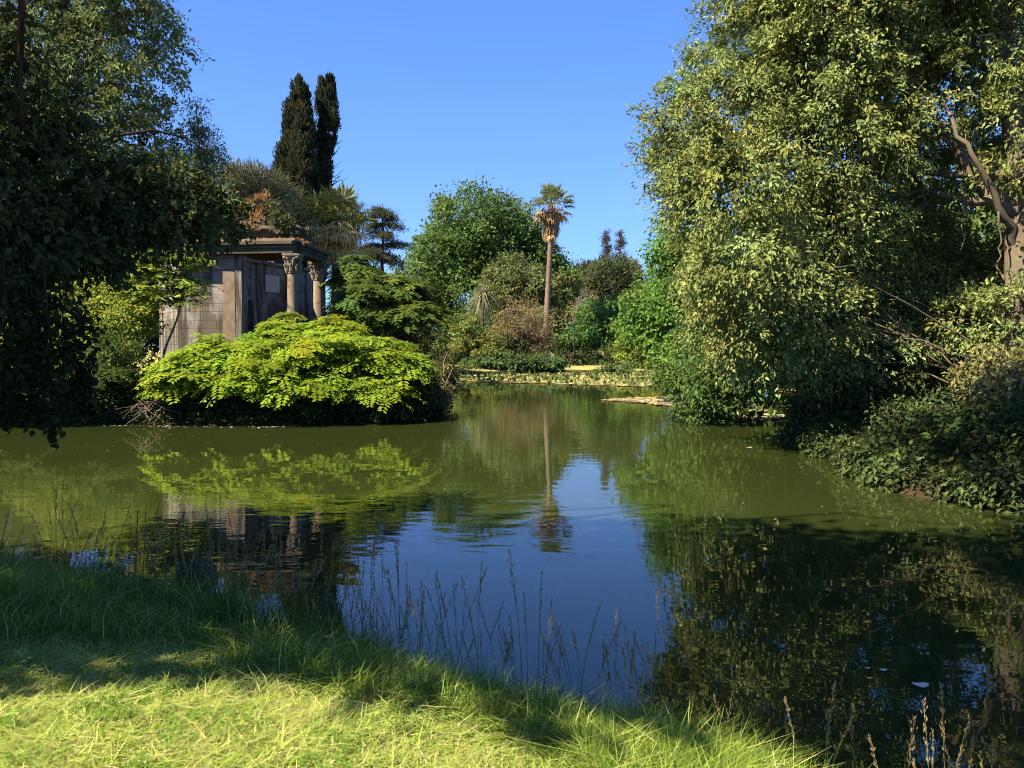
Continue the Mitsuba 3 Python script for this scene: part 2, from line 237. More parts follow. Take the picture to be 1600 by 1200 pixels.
# right bank shrubs
RB = [('dark glossy shrub leaning over the water at the point of the right bank', [(1280, 650, 24, 45, 45, 1.2), (1270, 680, 24, 30, 25, .8)], .14, .5, (.05, .07, .025)),
      ('big leaved dark green shrub hanging down to the water on the right bank', [(1350, 680, 20, 55, 50, 1.2), (1340, 710, 19.5, 45, 30, .9)], .26, .75, (.04, .075, .028)),
      ('bushy shrub with pale speckled leaves at the middle of the right bank', [(1440, 670, 17.5, 60, 55, 1.2), (1420, 720, 16.5, 50, 35, .9)], .13, .45, (.055, .08, .03)),
      ('broad leaved shrub in shade near the right picture edge', [(1540, 690, 16, 70, 50, 1.2), (1500, 730, 15.2, 60, 35, 1.0)], .22, .6, (.045, .08, .025)),
      ('low shrub trailing in the water at the right picture edge', [(1560, 750, 14.2, 80, 35, .9), (1470, 745, 15.2, 50, 25, .7)], .13, .45, (.055, .075, .025)),
      ('sunlit pale green shrub beside the great trunk at the right edge', [(1575, 590, 16.5, 50, 40, 1.0), (1560, 640, 16, 40, 30, .8)], .13, .42, (.13, .14, .06)),
      ('dark understory bush beneath the great tree', [(1390, 600, 20, 120, 40, 1.5)], .15, .5, (.04, .055, .02)),
      ('leafy shrub hanging over the water between the big leaved shrub and the point', [(1310, 690, 21.5, 40, 40, 1.0)], .15, .5, (.05, .075, .025)),
      ('leafy trailing shrub dipping into the water at the right picture edge, lowest of the bank', [(1590, 775, 12.9, 60, 34, .5), (1540, 770, 13.3, 50, 28, .5)], .13, .5, (.05, .072, .026)),
      ('glossy shrub trailing in the water where the bare stick lies', [(1420, 745, 14.9, 55, 34, .6), (1370, 728, 16, 45, 34, .7)], .14, .5, (.055, .08, .028)),
      ('dark shrub dipping into the water below the point of the right bank', [(1300, 700, 19.2, 40, 30, .7), (1265, 690, 21.5, 30, 24, .7)], .14, .5, (.045, .068, .026)),
      ('low dark shrub at the waterline below the speckled shrub', [(1400, 745, 16.8, 60, 26, .7), (1470, 765, 14.9, 50, 20, .6)], .15, .5, (.045, .065, .024)),
      ('dark leafy shrub at the right picture edge above the trailing shrub', [(1610, 690, 14.5, 60, 60, 1.0)], .15, .5, (.05, .07, .026))]
for k, (lab, ls, L, asp, col) in enumerate(RB):
    t = thing('bank_shrub', lab, 'shrub')
    v, f, c, cen = crown(60 + k, [lobe(*l) for l in ls], 170, 48, .32, L, asp, np.array(col) * .75, .22, .12, up=.6, droop=.5, deep=.7, lump=.3, freq=.8)
    put(t + '__foliage', trimesh.Trimesh(v, f, process=False), 'leaf_glossy', color=c)
    b = lobe(*ls[0])[0]; b = np.array([b[0] + .4, b[1] + .3, gz(b[0] + .4, b[1] + .3) - .1]); M = Mesh(); limbs(M, np.array([b, b + [0, 0, .3]]), cen, np.random.default_rng(k), .025, 22, 7, 5)
    M.put(t + '__stems', 'bark_dark', False, True)

# the dark tree on the near bank, left, that shades the grass
dark = thing('shade_tree', 'dark shaded tree reaching in from the left over the near bank', 'tree')
LD = [lobe(335, 325, 11.5, 50, 45, .9), lobe(235, 305, 11, 85, 65, 1.1), lobe(120, 320, 10.5, 85, 90, 1.2), lobe(20, 340, 10, 80, 110, 1.2), lobe(20, 90, 10, 40, 120, .6), lobe(70, 190, 10.4, 50, 50, .6),
      lobe(20, 440, 9.5, 60, 60, .8), lobe(120, 400, 10, 70, 30, .7), lobe(-100, 250, 10, 110, 180, 1.4), lobe(300, 350, 11, 60, 20, .6)]
SH = [(np.array(c), np.array(r)) for c, r in [((-10.2, 6.6, 6.3), (2.6, 1.6, 1.5)), ((-8.2, 5.8, 8.5), (3.0, 1.7, 1.7)), ((-6.0, 5.6, 10.5), (3.0, 1.7, 1.7)), ((-4.6, 5.2, 12.8), (3.2, 2.2, 1.7)), ((-7.5, 7.2, 12.5), (2.6, 2.0, 1.6)), ((-3.6, 6.8, 14.4), (3.0, 2.0, 1.5)), ((-10.5, 8.5, 10), (2.8, 2, 2.0)),
                                             ((-9.0, 4.3, 6.4), (2.2, 1.1, 1.0)), ((-7.0, 4.0, 7.2), (2.2, 1.0, 1.0)), ((-5.2, 3.9, 8.2), (2.0, 1.0, 1.0)), ((-4.2, 3.7, 9.4), (1.8, .9, .9))]]
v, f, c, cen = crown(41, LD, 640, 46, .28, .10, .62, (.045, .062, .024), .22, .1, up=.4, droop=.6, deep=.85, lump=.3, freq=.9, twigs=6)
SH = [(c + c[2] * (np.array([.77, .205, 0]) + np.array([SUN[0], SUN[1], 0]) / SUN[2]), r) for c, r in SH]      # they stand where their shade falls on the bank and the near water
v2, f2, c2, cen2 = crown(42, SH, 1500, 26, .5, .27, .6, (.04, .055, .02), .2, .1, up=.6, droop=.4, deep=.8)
hang = []
rngh = np.random.default_rng(77)
for px, top, bot, Y in [(15, 430, 640, 9), (45, 430, 660, 9.1), (78, 440, 690, 9), (100, 450, 655, 9.4), (125, 470, 620, 9.5), (60, 460, 600, 9.6), (30, 500, 600, 8.8), (5, 520, 660, 9.2)]:
    n = 300; tt = rngh.random(n) ** .7; p = P(px, top, Y) + (P(px + 8, bot, Y) - P(px, top, Y)) * tt[:, None] + rngh.normal(0, .10, (n, 3)) * (1.25 - tt[:, None] * .85)
    hang.append(p)
hp = np.vstack(hang); n = len(hp)
v3, f3 = leaf_arrays(hp, srnd(rngh, n) * .8 + [0, 0, -.8], srnd(rngh, n), rngh.uniform(.07, .115, n), rngh.uniform(.05, .08, n), .15)
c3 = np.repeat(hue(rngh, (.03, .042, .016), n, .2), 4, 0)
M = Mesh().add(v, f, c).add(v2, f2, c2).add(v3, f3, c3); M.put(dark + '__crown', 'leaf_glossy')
M = Mesh(); db = np.array([-9.6, 6.2, gz(-9.6, 6.2) - .1])
tp = spline([db, db + [.2, .1, 3], db + [.3, .2, 6], db + [.4, 0, 10], db + [1.2, -.3, 13]], 24, .03, 3); M.add(*tube(tp, taper(.42, .14, 24), 12, .3, 4)); M.put(dark + '__trunk', 'bark_dark', False, True)
M = Mesh()
for pts, r in [([tp[5], P(30, 150, 9.6), P(60, 250, 10), P(180, 215, 10.8), P(255, 205, 11.2), P(340, 245, 11.5), P(385, 290, 11.6)], .075), ([tp[4], P(60, 280, 10), P(130, 330, 10.4), P(220, 350, 10.8)], .05), ([tp[3], P(20, 360, 9.4), P(90, 430, 9.4), P(130, 500, 9.5)], .03), ([tp[7], P(-60, 40, 9.4), P(40, 75, 10), P(120, 150, 10.6)], .05)]:
    p = spline(pts, 20, .015, len(M.v)); M.add(*tube(p, taper(r, .008, 20), 7, .2, 1))
limbs(M, np.vstack([tp] + [m[:140].reshape(-1, 7, 3).mean(1) for m in M.v]), np.vstack([cen, cen]), np.random.default_rng(3), .02, 60, 8, 5, end=.005)
limbs(M, tp[8:], cen2, np.random.default_rng(4), .08, 40, 8, 5)
for (px, top, bot, Y) in [(15, 400, 640, 9), (45, 400, 660, 9.1), (78, 400, 690, 9), (100, 420, 655, 9.4)]: M.add(*tube(spline([P(px - 10, top, Y), P(px, (top + bot) / 2, Y), P(px + 8, bot, Y)], 8, .01, px), taper(.012, .004, 8), 5))
M.put(dark + '__limbs', 'bark_dark', False, True)

# trees on the left beyond the inlet
tree('evergreen_tree', 'tall sunlit evergreen tree rising out of the top left corner', 'tree',
     [lobe(60, 60, 46, 120, 110, 5), lobe(180, 90, 46, 80, 110, 4), lobe(205, 10, 46, 50, 60, 2.5), lobe(90, 230, 45, 150, 100, 5), lobe(215, 230, 46, 57, 75, 3), lobe(230, 310, 46, 75, 70, 3), lobe(120, -120, 46, 140, 100, 5), lobe(-60, 250, 45, 120, 250, 5)], [foot(70, 46), P(80, 400, 46), P(95, 150, 46), P(100, -60, 46)], (.6, .2), 'bark_grey', 'leaf_glossy',
     twigs=6, nclump=1700, nleaf=60, cr=.85, L=.25, asp=.45, col=(.10, .125, .045), var=.25, up=.5, droop=.4, deep=.6, lump=.3, freq=.25, branches=70, seed=45)
tree('feathery_tree', 'slim pale feathery tree against the sky between the evergreen and the cypresses', 'tree',
     [lobe(308, 185, 48, 14, 40, .8), lobe(318, 235, 48, 26, 40, 1.2), lobe(335, 260, 48, 22, 30, 1), lobe(300, 280, 48, 40, 40, 1.5)], [foot(315, 48), P(315, 300, 48), P(306, 160, 48)], (.18, .03), 'bark_grey', 'leaf_thin', nclump=150, nleaf=40, cr=.5, L=.2, asp=.35, col=(.11, .13, .06), droop=.6, branches=25, br=.03, seed=46)
tree('twiggy_tree', 'brownish thin leaved tree behind the shrubs at the left picture edge', 'tree', [lobe(50, 420, 32, 70, 70, 2), lobe(110, 470, 33, 50, 50, 2), lobe(-30, 480, 31, 70, 90, 2)], [foot(60, 32), P(55, 500, 32), P(60, 380, 32)], (.16, .04), 'bark_dark', nclump=170, nleaf=45, cr=.5, L=.14, asp=.4, col=(.085, .07, .035), branches=50, br=.03, seed=47)

for k, (px, py, Y, rx, rz, lab) in enumerate([(120, 430, 52, 130, 90, 'dark dense tree behind the shrubs at the left of the pavilion'), (270, 440, 50, 70, 90, 'dark tree directly behind the left end of the pavilion wall'), (-20, 500, 44, 120, 100, 'dark tree at the left picture edge behind the twiggy tree')]):
    tree('backing_tree', lab, 'tree', [lobe(px, py, Y, rx, rz, 3.5), lobe(px + 30, py + 70, Y, rx, rz * .6, 3)], [foot(px, Y), P(px + 10, py, Y)], (.25, .1), nclump=420, nleaf=26, cr=1.0, L=.44, asp=.5, col=(.05, .07, .024), branches=16, seed=35 + k)

def cypress(label, prof, Y, seed, gaps=False):
    t = thing('cypress_tree', label, 'tree', 'tall dark cypresses'); rng = np.random.default_rng(seed)
    pts = np.array([[P(px, py, Y)[0], P(px, py, Y)[2], R(w, Y)] for px, py, w in prof])[::-1]
    n = 560 if not gaps else 300; z = rng.uniform(pts[0, 1], pts[-1, 1] - .3, n * 2); w = np.maximum(np.interp(z, pts[:, 1], pts[:, 2]) - .12, .06); keep = rng.random(2 * n) < w / w.max() * .85 + .15
    z, w = z[keep][:n], w[keep][:n]; n = len(z); a = rng.uniform(0, 2 * np.pi, n); r = w * np.sqrt(rng.uniform(.35, 1, n)) * (1 + .22 * (2 * meshkit.fbm(np.stack([np.cos(a) * 2, np.sin(a) * 2, z * .45], 1), 3, seed) - 1) * 1.5)
    if gaps: r *= np.where(rng.random(n) < .2, .5, 1)
    cx = np.interp(z, pts[:, 1], pts[:, 0]); cen = np.stack([cx + np.cos(a) * r, Y + np.sin(a) * r, z], 1)
    m = 66; N = n * m; ci = np.repeat(np.arange(n), m); g = srnd(rng, N) * (rng.random((N, 1)) ** .5) * [.36, .36, .62] * np.repeat(rng.uniform(.6, 1.25, n) * np.clip(w / .75, .4, 1), m)[:, None]
    out = np.stack([np.cos(a), np.sin(a), a * 0], 1)[ci]
    v, f = leaf_arrays(cen[ci] + g, np.array([0, 0, 1.2]) + out * .45 + srnd(rng, N) * .35, out + .5 * srnd(rng, N), rng.uniform(.2, .4, N), rng.uniform(.08, .15, N))
    put(t + '__crown', trimesh.Trimesh(v, f, process=False), 'leaf_matte', color=np.repeat(hue(rng, (.05, .058, .033), n, .2, .1)[ci], 4, 0))
    M = Mesh(); p = spline([np.array([pts[0, 0], Y, gz(pts[0, 0], Y) - .1]), np.array([pts[0, 0], Y, pts[0, 1]]), np.array([pts[-1, 0], Y, pts[-1, 1]])], 14); M.add(*tube(p, taper(.35, .05, 14), 8, .2, 1))
    if gaps:
        for py, l in [(230, 40), (250, 38), (275, 45), (262, 30), (290, 42), (215, 30)]:
            for s in range(4):
                b = P(500, py + s * 5, Y); e = P(500 + l * rng.uniform(.6, 1), py - rng.uniform(-8, 22), Y + rng.normal(0, .4)); M.add(*tube(spline([b, (b + e) / 2 - [0, 0, .15], e], 7, .05, s + py), taper(.04, .012, 7), 4))
    M.put(t + '__trunk', 'bark_dark', False, True)
cypress('broad pointed dark cypress, left one of the pair against the sky', [(467, 114, 4), (468, 125, 9), (468, 150, 14), (465, 190, 22), (464, 240, 32), (464, 290, 39), (466, 340, 42), (466, 380, 40)], 60, 71)
cypress('ragged dark cypress with bare branches on its right side, right one of the pair', [(511, 116, 6), (510, 130, 13), (512, 165, 17), (515, 195, 17), (509, 230, 13), (506, 270, 13), (502, 310, 16), (498, 350, 24)], 61.5, 72, True)
tree('grey_pine', 'grey green feathery pine between the mound and the cypresses', 'tree', [lobe(400, 290, 55, 45, 32, 2), lobe(440, 320, 55, 30, 30, 2), lobe(375, 285, 56, 25, 28, 1.5), lobe(455, 350, 54, 24, 30, 1.5), lobe(400, 330, 56, 60, 40, 2)], [foot(420, 55), P(415, 380, 55), P(405, 280, 55)], (.25, .06), nclump=330, nleaf=50, cr=.6, L=.42, asp=.12, col=(.13, .13, .065), out=.9, droop=-.3, branches=30, seed=48)

# cedar with layered boughs
def cedar(label, cx, top, bot, Y, tiers, seed, col):
    t = thing('cedar_tree', label, 'tree'); rng = np.random.default_rng(seed); M = Mesh(); W = Mesh()
    W.add(*tube(spline([foot(cx, Y), P(cx, (top + bot) / 2, Y), P(cx, top, Y)], 14, .04, 2), taper(.32, .05, 14), 8, .2))
    for py, w in tiers:
        for k in range(11):
            a = rng.uniform(0, 2 * np.pi); l = R(w, Y) * rng.uniform(.65, 1.05); b = P(cx, py, Y); d = np.array([math.cos(a), math.sin(a), 0])
            e = b + d * l + [0, 0, R(rng.uniform(-10, 4), Y) - .08 * l]; p = spline([b, (b + e) / 2 + [0, 0, .12 * l], e], 9, .03, k)
            W.add(*tube(p, taper(.07, .015, 9), 5))
            n = int(170 * l / 2); s = rng.uniform(.3, 1.05, n); q = p[np.clip((s * 8).astype(int), 0, 8)] + rng.normal(0, 1, (n, 3)) * [.28, .28, .09]
            v, f = leaf_arrays(q, d + srnd(rng, n) * .9 + [0, 0, -.25], np.array([0, 0, 1.]) + .4 * srnd(rng, n), rng.uniform(.2, .4, n), rng.uniform(.05, .1, n)); M.add(v, f, np.repeat(hue(rng, col, n, .2, .08), 4, 0))
    M.put(t + '__crown', 'leaf_matte'); W.put(t + '__trunk', 'bark_dark', False, True)
cedar('dark cedar with flat layered boughs and sky between them', 598, 322, 420, 70, [(328, 22), (338, 26), (352, 34), (366, 32), (384, 46), (396, 44), (405, 30)], 81, (.062, .078, .05))
tree('weeping_conifer', 'grey green weeping conifer between the fan palm and the cedar', 'tree', [lobe(545, 325, 72, 20, 16, 1.4), lobe(525, 335, 72, 18, 18, 1.4), lobe(548, 350, 72, 20, 26, 1.4), lobe(530, 380, 72, 30, 40, 2)], [foot(540, 72), P(540, 400, 72), P(543, 312, 72)], (.25, .05), nclump=170, nleaf=45, cr=.5, L=.45, asp=.15, col=(.06, .075, .05), droop=1.4, branches=20, seed=82)

# great round tree and its neighbours on the far shore
tree('round_tree', 'large round domed green tree behind the far shore', 'tree',
     [lobe(735, 365, 122, 65, 58, 9), lobe(700, 400, 120, 58, 55, 8), lobe(775, 400, 122, 65, 60, 8), lobe(660, 450, 118, 50, 55, 7), lobe(825, 420, 124, 50, 55, 8), lobe(740, 460, 118, 80, 65, 8), lobe(850, 455, 124, 45, 50, 7), lobe(680, 520, 116, 60, 50, 7), lobe(870, 465, 124, 30, 60, 6), lobe(845, 425, 124, 42, 55, 7), lobe(800, 365, 124, 52, 45, 8), lobe(820, 510, 122, 60, 50, 7)], [foot(745, 124), P(745, 480, 124), P(740, 380, 124)], (.8, .3),
     nclump=2100, nleaf=42, cr=1.25, L=.52, asp=.6, col=(.058, .095, .028), var=.22, up=.7, droop=.2, deep=.4, flat=.75, lump=.3, freq=.16, branches=20, br=.15, seed=91)
tree('magnolia_tree', 'olive leaved tree in front of the round tree behind the tall palm', 'tree', [lobe(800, 435, 104, 45, 40, 4), lobe(840, 450, 104, 30, 34, 4), lobe(780, 470, 103, 45, 40, 4), lobe(850, 510, 102, 40, 50, 4), lobe(835, 475, 104, 50, 50, 4)], [foot(815, 105), P(815, 500, 105), P(810, 420, 105)], (.4, .1),
     nclump=420, nleaf=42, cr=.9, L=.5, asp=.45, col=(.075, .092, .036), var=.25, droop=.3, lump=.35, freq=.3, dead=.02, branches=30, seed=92)
tree('umbrella_pine', 'broad dark pine with a rounded crown beyond the far lawn', 'tree', [lobe(930, 434, 150, 30, 20, 6), lobe(965, 430, 150, 32, 26, 6), lobe(980, 446, 150, 20, 26, 5), lobe(945, 455, 148, 40, 26, 6), lobe(912, 428, 150, 14, 13, 3), lobe(960, 480, 148, 35, 26, 5)], [foot(955, 150), P(955, 500, 150), P(950, 420, 150)], (.6, .3),
     nclump=520, nleaf=46, cr=1.2, L=.9, asp=.22, col=(.046, .060, .030), var=.25, out=.8, droop=-.2, branches=30, br=.14, lump=.35, freq=.2, seed=93)
for lab, px, w, sd in [('left ragged bare conifer top above the dark pine', 947, 14, 94), ('right ragged bare conifer top above the dark pine', 969, 16, 95)]:
    t = thing('bare_conifer', lab, 'tree'); rng = np.random.default_rng(sd); W = Mesh(); M = Mesh(); Y = 156
    W.add(*tube(spline([foot(px, Y), P(px, 450, Y), P(px, 362, Y)], 12), taper(.4, .06, 12), 7))
    for k in range(60):
        py = rng.uniform(364, 420); b = P(px, py, Y); l = R(w, Y) * rng.uniform(.45, 1) * (.35 + .65 * (py - 360) / 55); a = rng.uniform(0, 6.28); e = b + np.array([math.cos(a) * l, math.sin(a) * l, rng.uniform(-.1, .5)])
        W.add(*tube(spline([b, e], 4), taper(.07, .03, 4), 4, caps=False)); n = 26; q = b + (e - b) * rng.uniform(.35, 1.1, n)[:, None] + rng.normal(0, .22, (n, 3))
        v, f = leaf_arrays(q, srnd(rng, n) + [0, 0, .3], srnd(rng, n), rng.uniform(.3, .6, n), rng.uniform(.08, .14, n)); M.add(v, f, np.repeat(hue(rng, (.075, .062, .042), n, .2), 4, 0))
    M.put(t + '__crown', 'leaf_matte'); W.put(t + '__trunk', 'bark_dark', False, True)
FS = [('dark_shrub', 'dark shrub at the foot of the round tree behind the island bushes', [(690, 560, 95, 40, 30, 3), (655, 540, 97, 40, 40, 3)], (.04, .06, .02), .45, .5, 'shrub'),
      ('yellow_green_shrub', 'yellow green shrub under the pale strap leaved palm', [(735, 525, 84, 30, 28, 2), (760, 540, 83, 28, 22, 2)], (.10, .12, .035), .35, .45, 'shrub'),
      ('green_tree', 'mid green layered tree right of the lamp post', [(935, 500, 98, 38, 30, 3), (965, 520, 96, 38, 30, 3), (915, 525, 97, 30, 28, 3), (1000, 505, 96, 36, 30, 3), (960, 490, 99, 34, 18, 2)], (.055, .105, .03), .45, .5, 'tree'),
      ('bright_shrub', 'bright yellow green rounded shrub on the far lawn', [(983, 548, 84, 25, 22, 2), (1010, 555, 83, 24, 20, 2), (1030, 550, 84, 26, 24, 2)], (.11, .15, .03), .32, .5, 'shrub'),
      ('rust_shrub', 'rust brown rounded bush beside the tall palm behind the lamp post', [(880, 492, 108, 9, 7, .9), (868, 500, 108, 8, 7, .8)], (.20, .12, .05), .35, .3, 'shrub'),
      ('dead_tree', 'pinkish dry leafless looking tree beyond the lamp post', [(905, 490, 112, 18, 22, 2), (920, 470, 112, 14, 14, 2)], (.17, .12, .085), .4, .2, 'tree'),
      ('shore_shrub', 'low leafy green shrub on the far shore left of the tall palm', [(800, 565, 82, 45, 12, 1.5), (760, 568, 81, 40, 10, 1.2)], (.05, .085, .03), .34, .6, 'shrub'),
      ('shore_shrub', 'low leafy green shrub at the foot of the tall palm on the far shore', [(850, 566, 82, 35, 11, 1.5), (875, 568, 81, 20, 8, 1)], (.05, .085, .03), .34, .6, 'shrub'),
      ('shore_shrub', 'pale tuft of leaves at the left end of the lily bed', [(725, 576, 80, 14, 8, .8)], (.11, .14, .05), .34, .6, 'shrub'),
      ('shore_shrub', 'small green clump in front of the far lawn near the water', [(952, 577, 79, 8, 6, .5), (945, 580, 79, 8, 3, .5)], (.05, .085, .03), .3, .5, 'shrub'),
      ('shore_shrub', 'small upright green tuft at the right of the far lawn', [(978, 574, 79, 7, 8, .4)], (.07, .11, .04), .4, .2, 'shrub'),
      ('dark_shrub', 'dark hedge like mass behind the cycads and lamp post', [(890, 545, 98, 30, 25, 3), (930, 560, 94, 40, 16, 2)], (.03, .045, .018), .4, .5, 'shrub'),
      ('dark_shrub', 'dark bush under the brown twiggy shrub', [(740, 560, 84, 40, 18, 2), (790, 545, 87, 40, 25, 2)], (.035, .05, .02), .35, .5, 'shrub'),
      ('dark_shrub', 'dark shrub behind the feathery shrubs right of the portico', [(560, 500, 46, 50, 26, 2), (630, 515, 46, 45, 22, 2)], (.04, .06, .022), .26, .5, 'shrub'),
      ('far_tree', 'distant green tree seen low between pine and great evergreen', [(1010, 470, 130, 30, 30, 4), (1060, 480, 130, 50, 40, 4)], (.07, .10, .035), .6, .5, 'tree'),
      ('far_tree', 'distant tree low behind the cedar and island bushes', [(600, 470, 110, 60, 45, 4), (560, 450, 105, 40, 35, 4)], (.05, .075, .025), .55, .5, 'tree')]
for k, (kd, lab, ls, col, L, asp, cat) in enumerate(FS):
    t = thing(kd, lab, cat); area = sum(l[3] * l[4] for l in ls)
    v, f, c, cen = crown(100 + k, [lobe(*l) for l in ls], int(np.clip(area / 12, 14, 320)), 42, R(9 if cat == 'tree' else 7, ls[0][2]), L, asp, col, .22, .12, droop=.3, lump=.35, freq=.3, deep=.7)
    put(t + ('__crown' if cat == 'tree' else '__foliage'), trimesh.Trimesh(v, f, process=False), 'leaf_matte', color=c)
    b = foot(ls[0][0], ls[0][2]); M = Mesh(); top = lobe(*ls[0])[0]
    M.add(*tube(spline([b, top], 8, .03, k), taper(.14, .05, 8), 7)); limbs(M, np.array([b, b * .5 + top * .5]), cen, np.random.default_rng(k), .06, 14, 6, 4)
    M.put(t + ('__trunk' if cat == 'tree' else '__stems'), 'bark_dark', False, True)
# brown twiggy shrub
t = thing('twiggy_shrub', 'tall brown twiggy shrub with few leaves left of the tall palm', 'shrub'); LT = [lobe(815, 500, 88, 36, 38, 2.6), lobe(840, 530, 88, 30, 35, 2.2), lobe(790, 535, 87, 26, 34, 2), lobe(800, 560, 87, 40, 20, 2)]
v, f, c, cen = crown(131, LT, 420, 30, .55, .30, .28, (.125, .11, .06), .25, .12, droop=.2, deep=.9, dead=.12); put(t + '__foliage', trimesh.Trimesh(v, f, process=False), 'leaf_matte', color=c)
M = Mesh(); b = foot(815, 88); limbs(M, np.array([b, b + [0, 0, .6], b + [.5, 0, .2], b + [-.5, 0, .2]]), cen, np.random.default_rng(7), .06, 130, 7, 4); M.put(t + '__stems', 'bark_grey', False, True)

# palms
def fan(rng, base, d, pet, rad, col, nseg=13, spread=1.9, droop=.3, M=None, w=.085):
    """one fan leaf: petiole along d, blade of pleated segments"""
    d = unit(d); up0 = np.array([0, 0, 1.]) if abs(d[2]) < .95 else np.array([0, 1., 0]); s = unit(np.cross(d, up0)); up = np.cross(s, d)
    hub = base + d * pet + np.array([0, 0, -droop * pet * .25])
    a = np.linspace(-spread, spread, nseg) + rng.normal(0, .06, nseg); dirs = np.cos(a)[:, None] * d + np.sin(a)[:, None] * s + np.array([0, 0, -droop * .4])
    L = rad * (.75 + .25 * np.cos(a * .6)) * rng.uniform(.8, 1.08, nseg)
    v, f = leaf_arrays(np.repeat(hub[None], nseg, 0), dirs, np.repeat(up[None], nseg, 0) + .35 * srnd(rng, nseg), L, L * w * 2.2, .2, .6); M.add(v, f, np.repeat(hue(rng, col, nseg, .12, .06), 4, 0))
    tipd = unit(dirs) * .6 + np.array([0, 0, -.8 - droop]); v, f = leaf_arrays(hub + unit(dirs) * L[:, None] * .8, tipd, np.repeat(up[None], nseg, 0) + .3 * srnd(rng, nseg), L * (.4 if droop > .5 else .2), L * w * .8); M.add(v, f, np.repeat(hue(rng, col, nseg, .12, .06), 4, 0))
    v, f = tube(np.array([base, base + d * pet * .5 + [0, 0, .02], hub]), [.035, .03, .02], 4, caps=False); M.add(v, f, np.asarray(col) * .9)
def palm(kind, label, trunkpts, tr, head, n_live, n_dead, rad, pet, seed, live=(.06, .085, .035), deadc=(.24, .155, .085), skirt=(0., 0.), bark='bark_palm'):
    t = thing(kind, label, 'palm tree'); rng = np.random.default_rng(seed); M = Mesh(); D = Mesh()
    p = spline(trunkpts, 40); r = np.interp(np.linspace(0, 1, 40), [0, .04, .12, 1], [tr[0] * 1.35, tr[0] * 1.1, tr[0], tr[1]]); r = r * (1 + .03 * np.sin(np.arange(40) * 2.4))
    put(t + '__trunk', trimesh.Trimesh(*tube(p, r, 14, .12, seed), process=False), bark, smooth=True)
    for k in range(n_live):
        a, e = rng.uniform(0, 2 * np.pi), rng.uniform(.0, 1.45) ** 1.0; d = np.array([math.cos(a) * math.cos(e), math.sin(a) * math.cos(e), math.sin(e)])
        fan(rng, head, d, pet * rng.uniform(.8, 1.2), rad * rng.uniform(.85, 1.1), live, droop=.35, M=M)
    for k in range(n_dead):
        a = rng.uniform(0, 2 * np.pi); s = rng.random(); e = -.15 - .75 * rng.random() if k % 3 == 0 else -rng.uniform(.95, 1.45); d = np.array([math.cos(a) * math.cos(e), math.sin(a) * math.cos(e), math.sin(e)])
        b = head - np.array([0, 0, skirt[0] * s * (0 if k % 3 == 0 else 1)]); fan(rng, b, d, pet * rng.uniform(.5, .9) * (1.1 if k % 3 == 0 else .45), rad * rng.uniform(.7, 1.0), deadc, nseg=12, spread=1.1 if k % 3 else 1.7, droop=.9, M=D)
    M.put(t + '__fronds', 'leaf_matte')
    if n_dead: D.put(t + '__dead_fronds', 'dry_matter')
    return t
hd = P(862, 320, 91)
palm('fan_palm', 'very tall slender fan palm with a brown skirt of dead fronds on the far shore', [foot(853, 91), P(855, 480, 91), P(860, 380, 91), hd], (.34, .24), hd, 24, 76, 1.3, 1.6, 141, live=(.13, .16, .08), deadc=(.30, .20, .115), skirt=(2.3, 0))
hd = P(528, 345, 52)
palm('fan_palm', 'squat fan palm with golden dead fronds right of the ruined pavilion', [foot(528, 52), P(527, 420, 52), hd], (.4, .32), hd, 15, 60, 1.15, 1.25, 142, live=(.21, .22, .05), deadc=(.62, .44, .16), skirt=(1.4, 0))
hd = P(490, 345, 54)
palm('fan_palm', 'shaggy fan palm with hanging olive fronds behind the corner of the pavilion', [foot(490, 54), P(490, 420, 54), hd], (.4, .3), hd, 12, 56, 1.1, .9, 143, live=(.17, .18, .06), deadc=(.42, .36, .14), skirt=(1.8, 0))
def strap(kind, label, cat, base, trunk, n, L, w, col, seed, droop=.8, lo=-.7, hi=1.4):
    t = thing(kind, label, cat); rng = np.random.default_rng(seed); M = Mesh(); top = base + [0, 0, trunk]
    put(t + '__trunk', trimesh.Trimesh(*tube(spline([base, top], 6, .01), taper(.16, .1, 6), 8, .2), process=False), 'bark_dark', smooth=True)
    for k in range(n):
        a, e, l = rng.uniform(0, 6.283), rng.uniform(lo, hi), L * rng.uniform(.7, 1.1); d = np.array([math.cos(a) * math.cos(e), math.sin(a) * math.cos(e), math.sin(e)])
        s = np.linspace(0, 1, 6)[:, None]; p = top + d * l * s + np.array([0, 0, -droop * l]) * s ** 2.2 * (.5 + .5 * math.cos(e)); sd = unit(np.cross(d, [0, 0, 1.])) * w * .5 * (1 - s ** 2 * .95)
        v = np.stack([p - sd, p + sd], 1).reshape(-1, 3); q = np.arange(5)[:, None] * 2; f = np.vstack([q + [0, 1, 3], q + [0, 3, 2]]); M.add(v, f, hue(rng, col, 1, .2)[0])
    M.put(t + '__leaves', 'leaf_matte')
strap('cabbage_palm', 'pale shaggy strap leaved palm between round tree and twiggy shrub', 'palm tree', foot(755, 90), P(755, 462, 90)[2] - foot(755, 90)[2], 190, 2.3, .16, (.16, .165, .105), 151, .9, -1.0)
strap('spiky_plant', 'grey spiky leaved plant low at the left of the far shore', 'plant', foot(748, 83), 1.4, 60, 1.6, .10, (.14, .13, .09), 152, .7)
for px, Y, lab in [(905, 92, 'dark arching cycad beside the lamp post on the far lawn'), (935, 90, 'dark arching cycad in the middle of the far lawn bed'), (950, 92, 'dark cycad right of the far lawn bed'), (885, 92, 'pinkish dry strap leaved plant left of the lamp post')]:
    strap('cycad', lab, 'plant', foot(px, Y), .7, 60, 2.2, .2, (.05, .075, .03) if px != 885 else (.2, .13, .1), px, .7, .0)

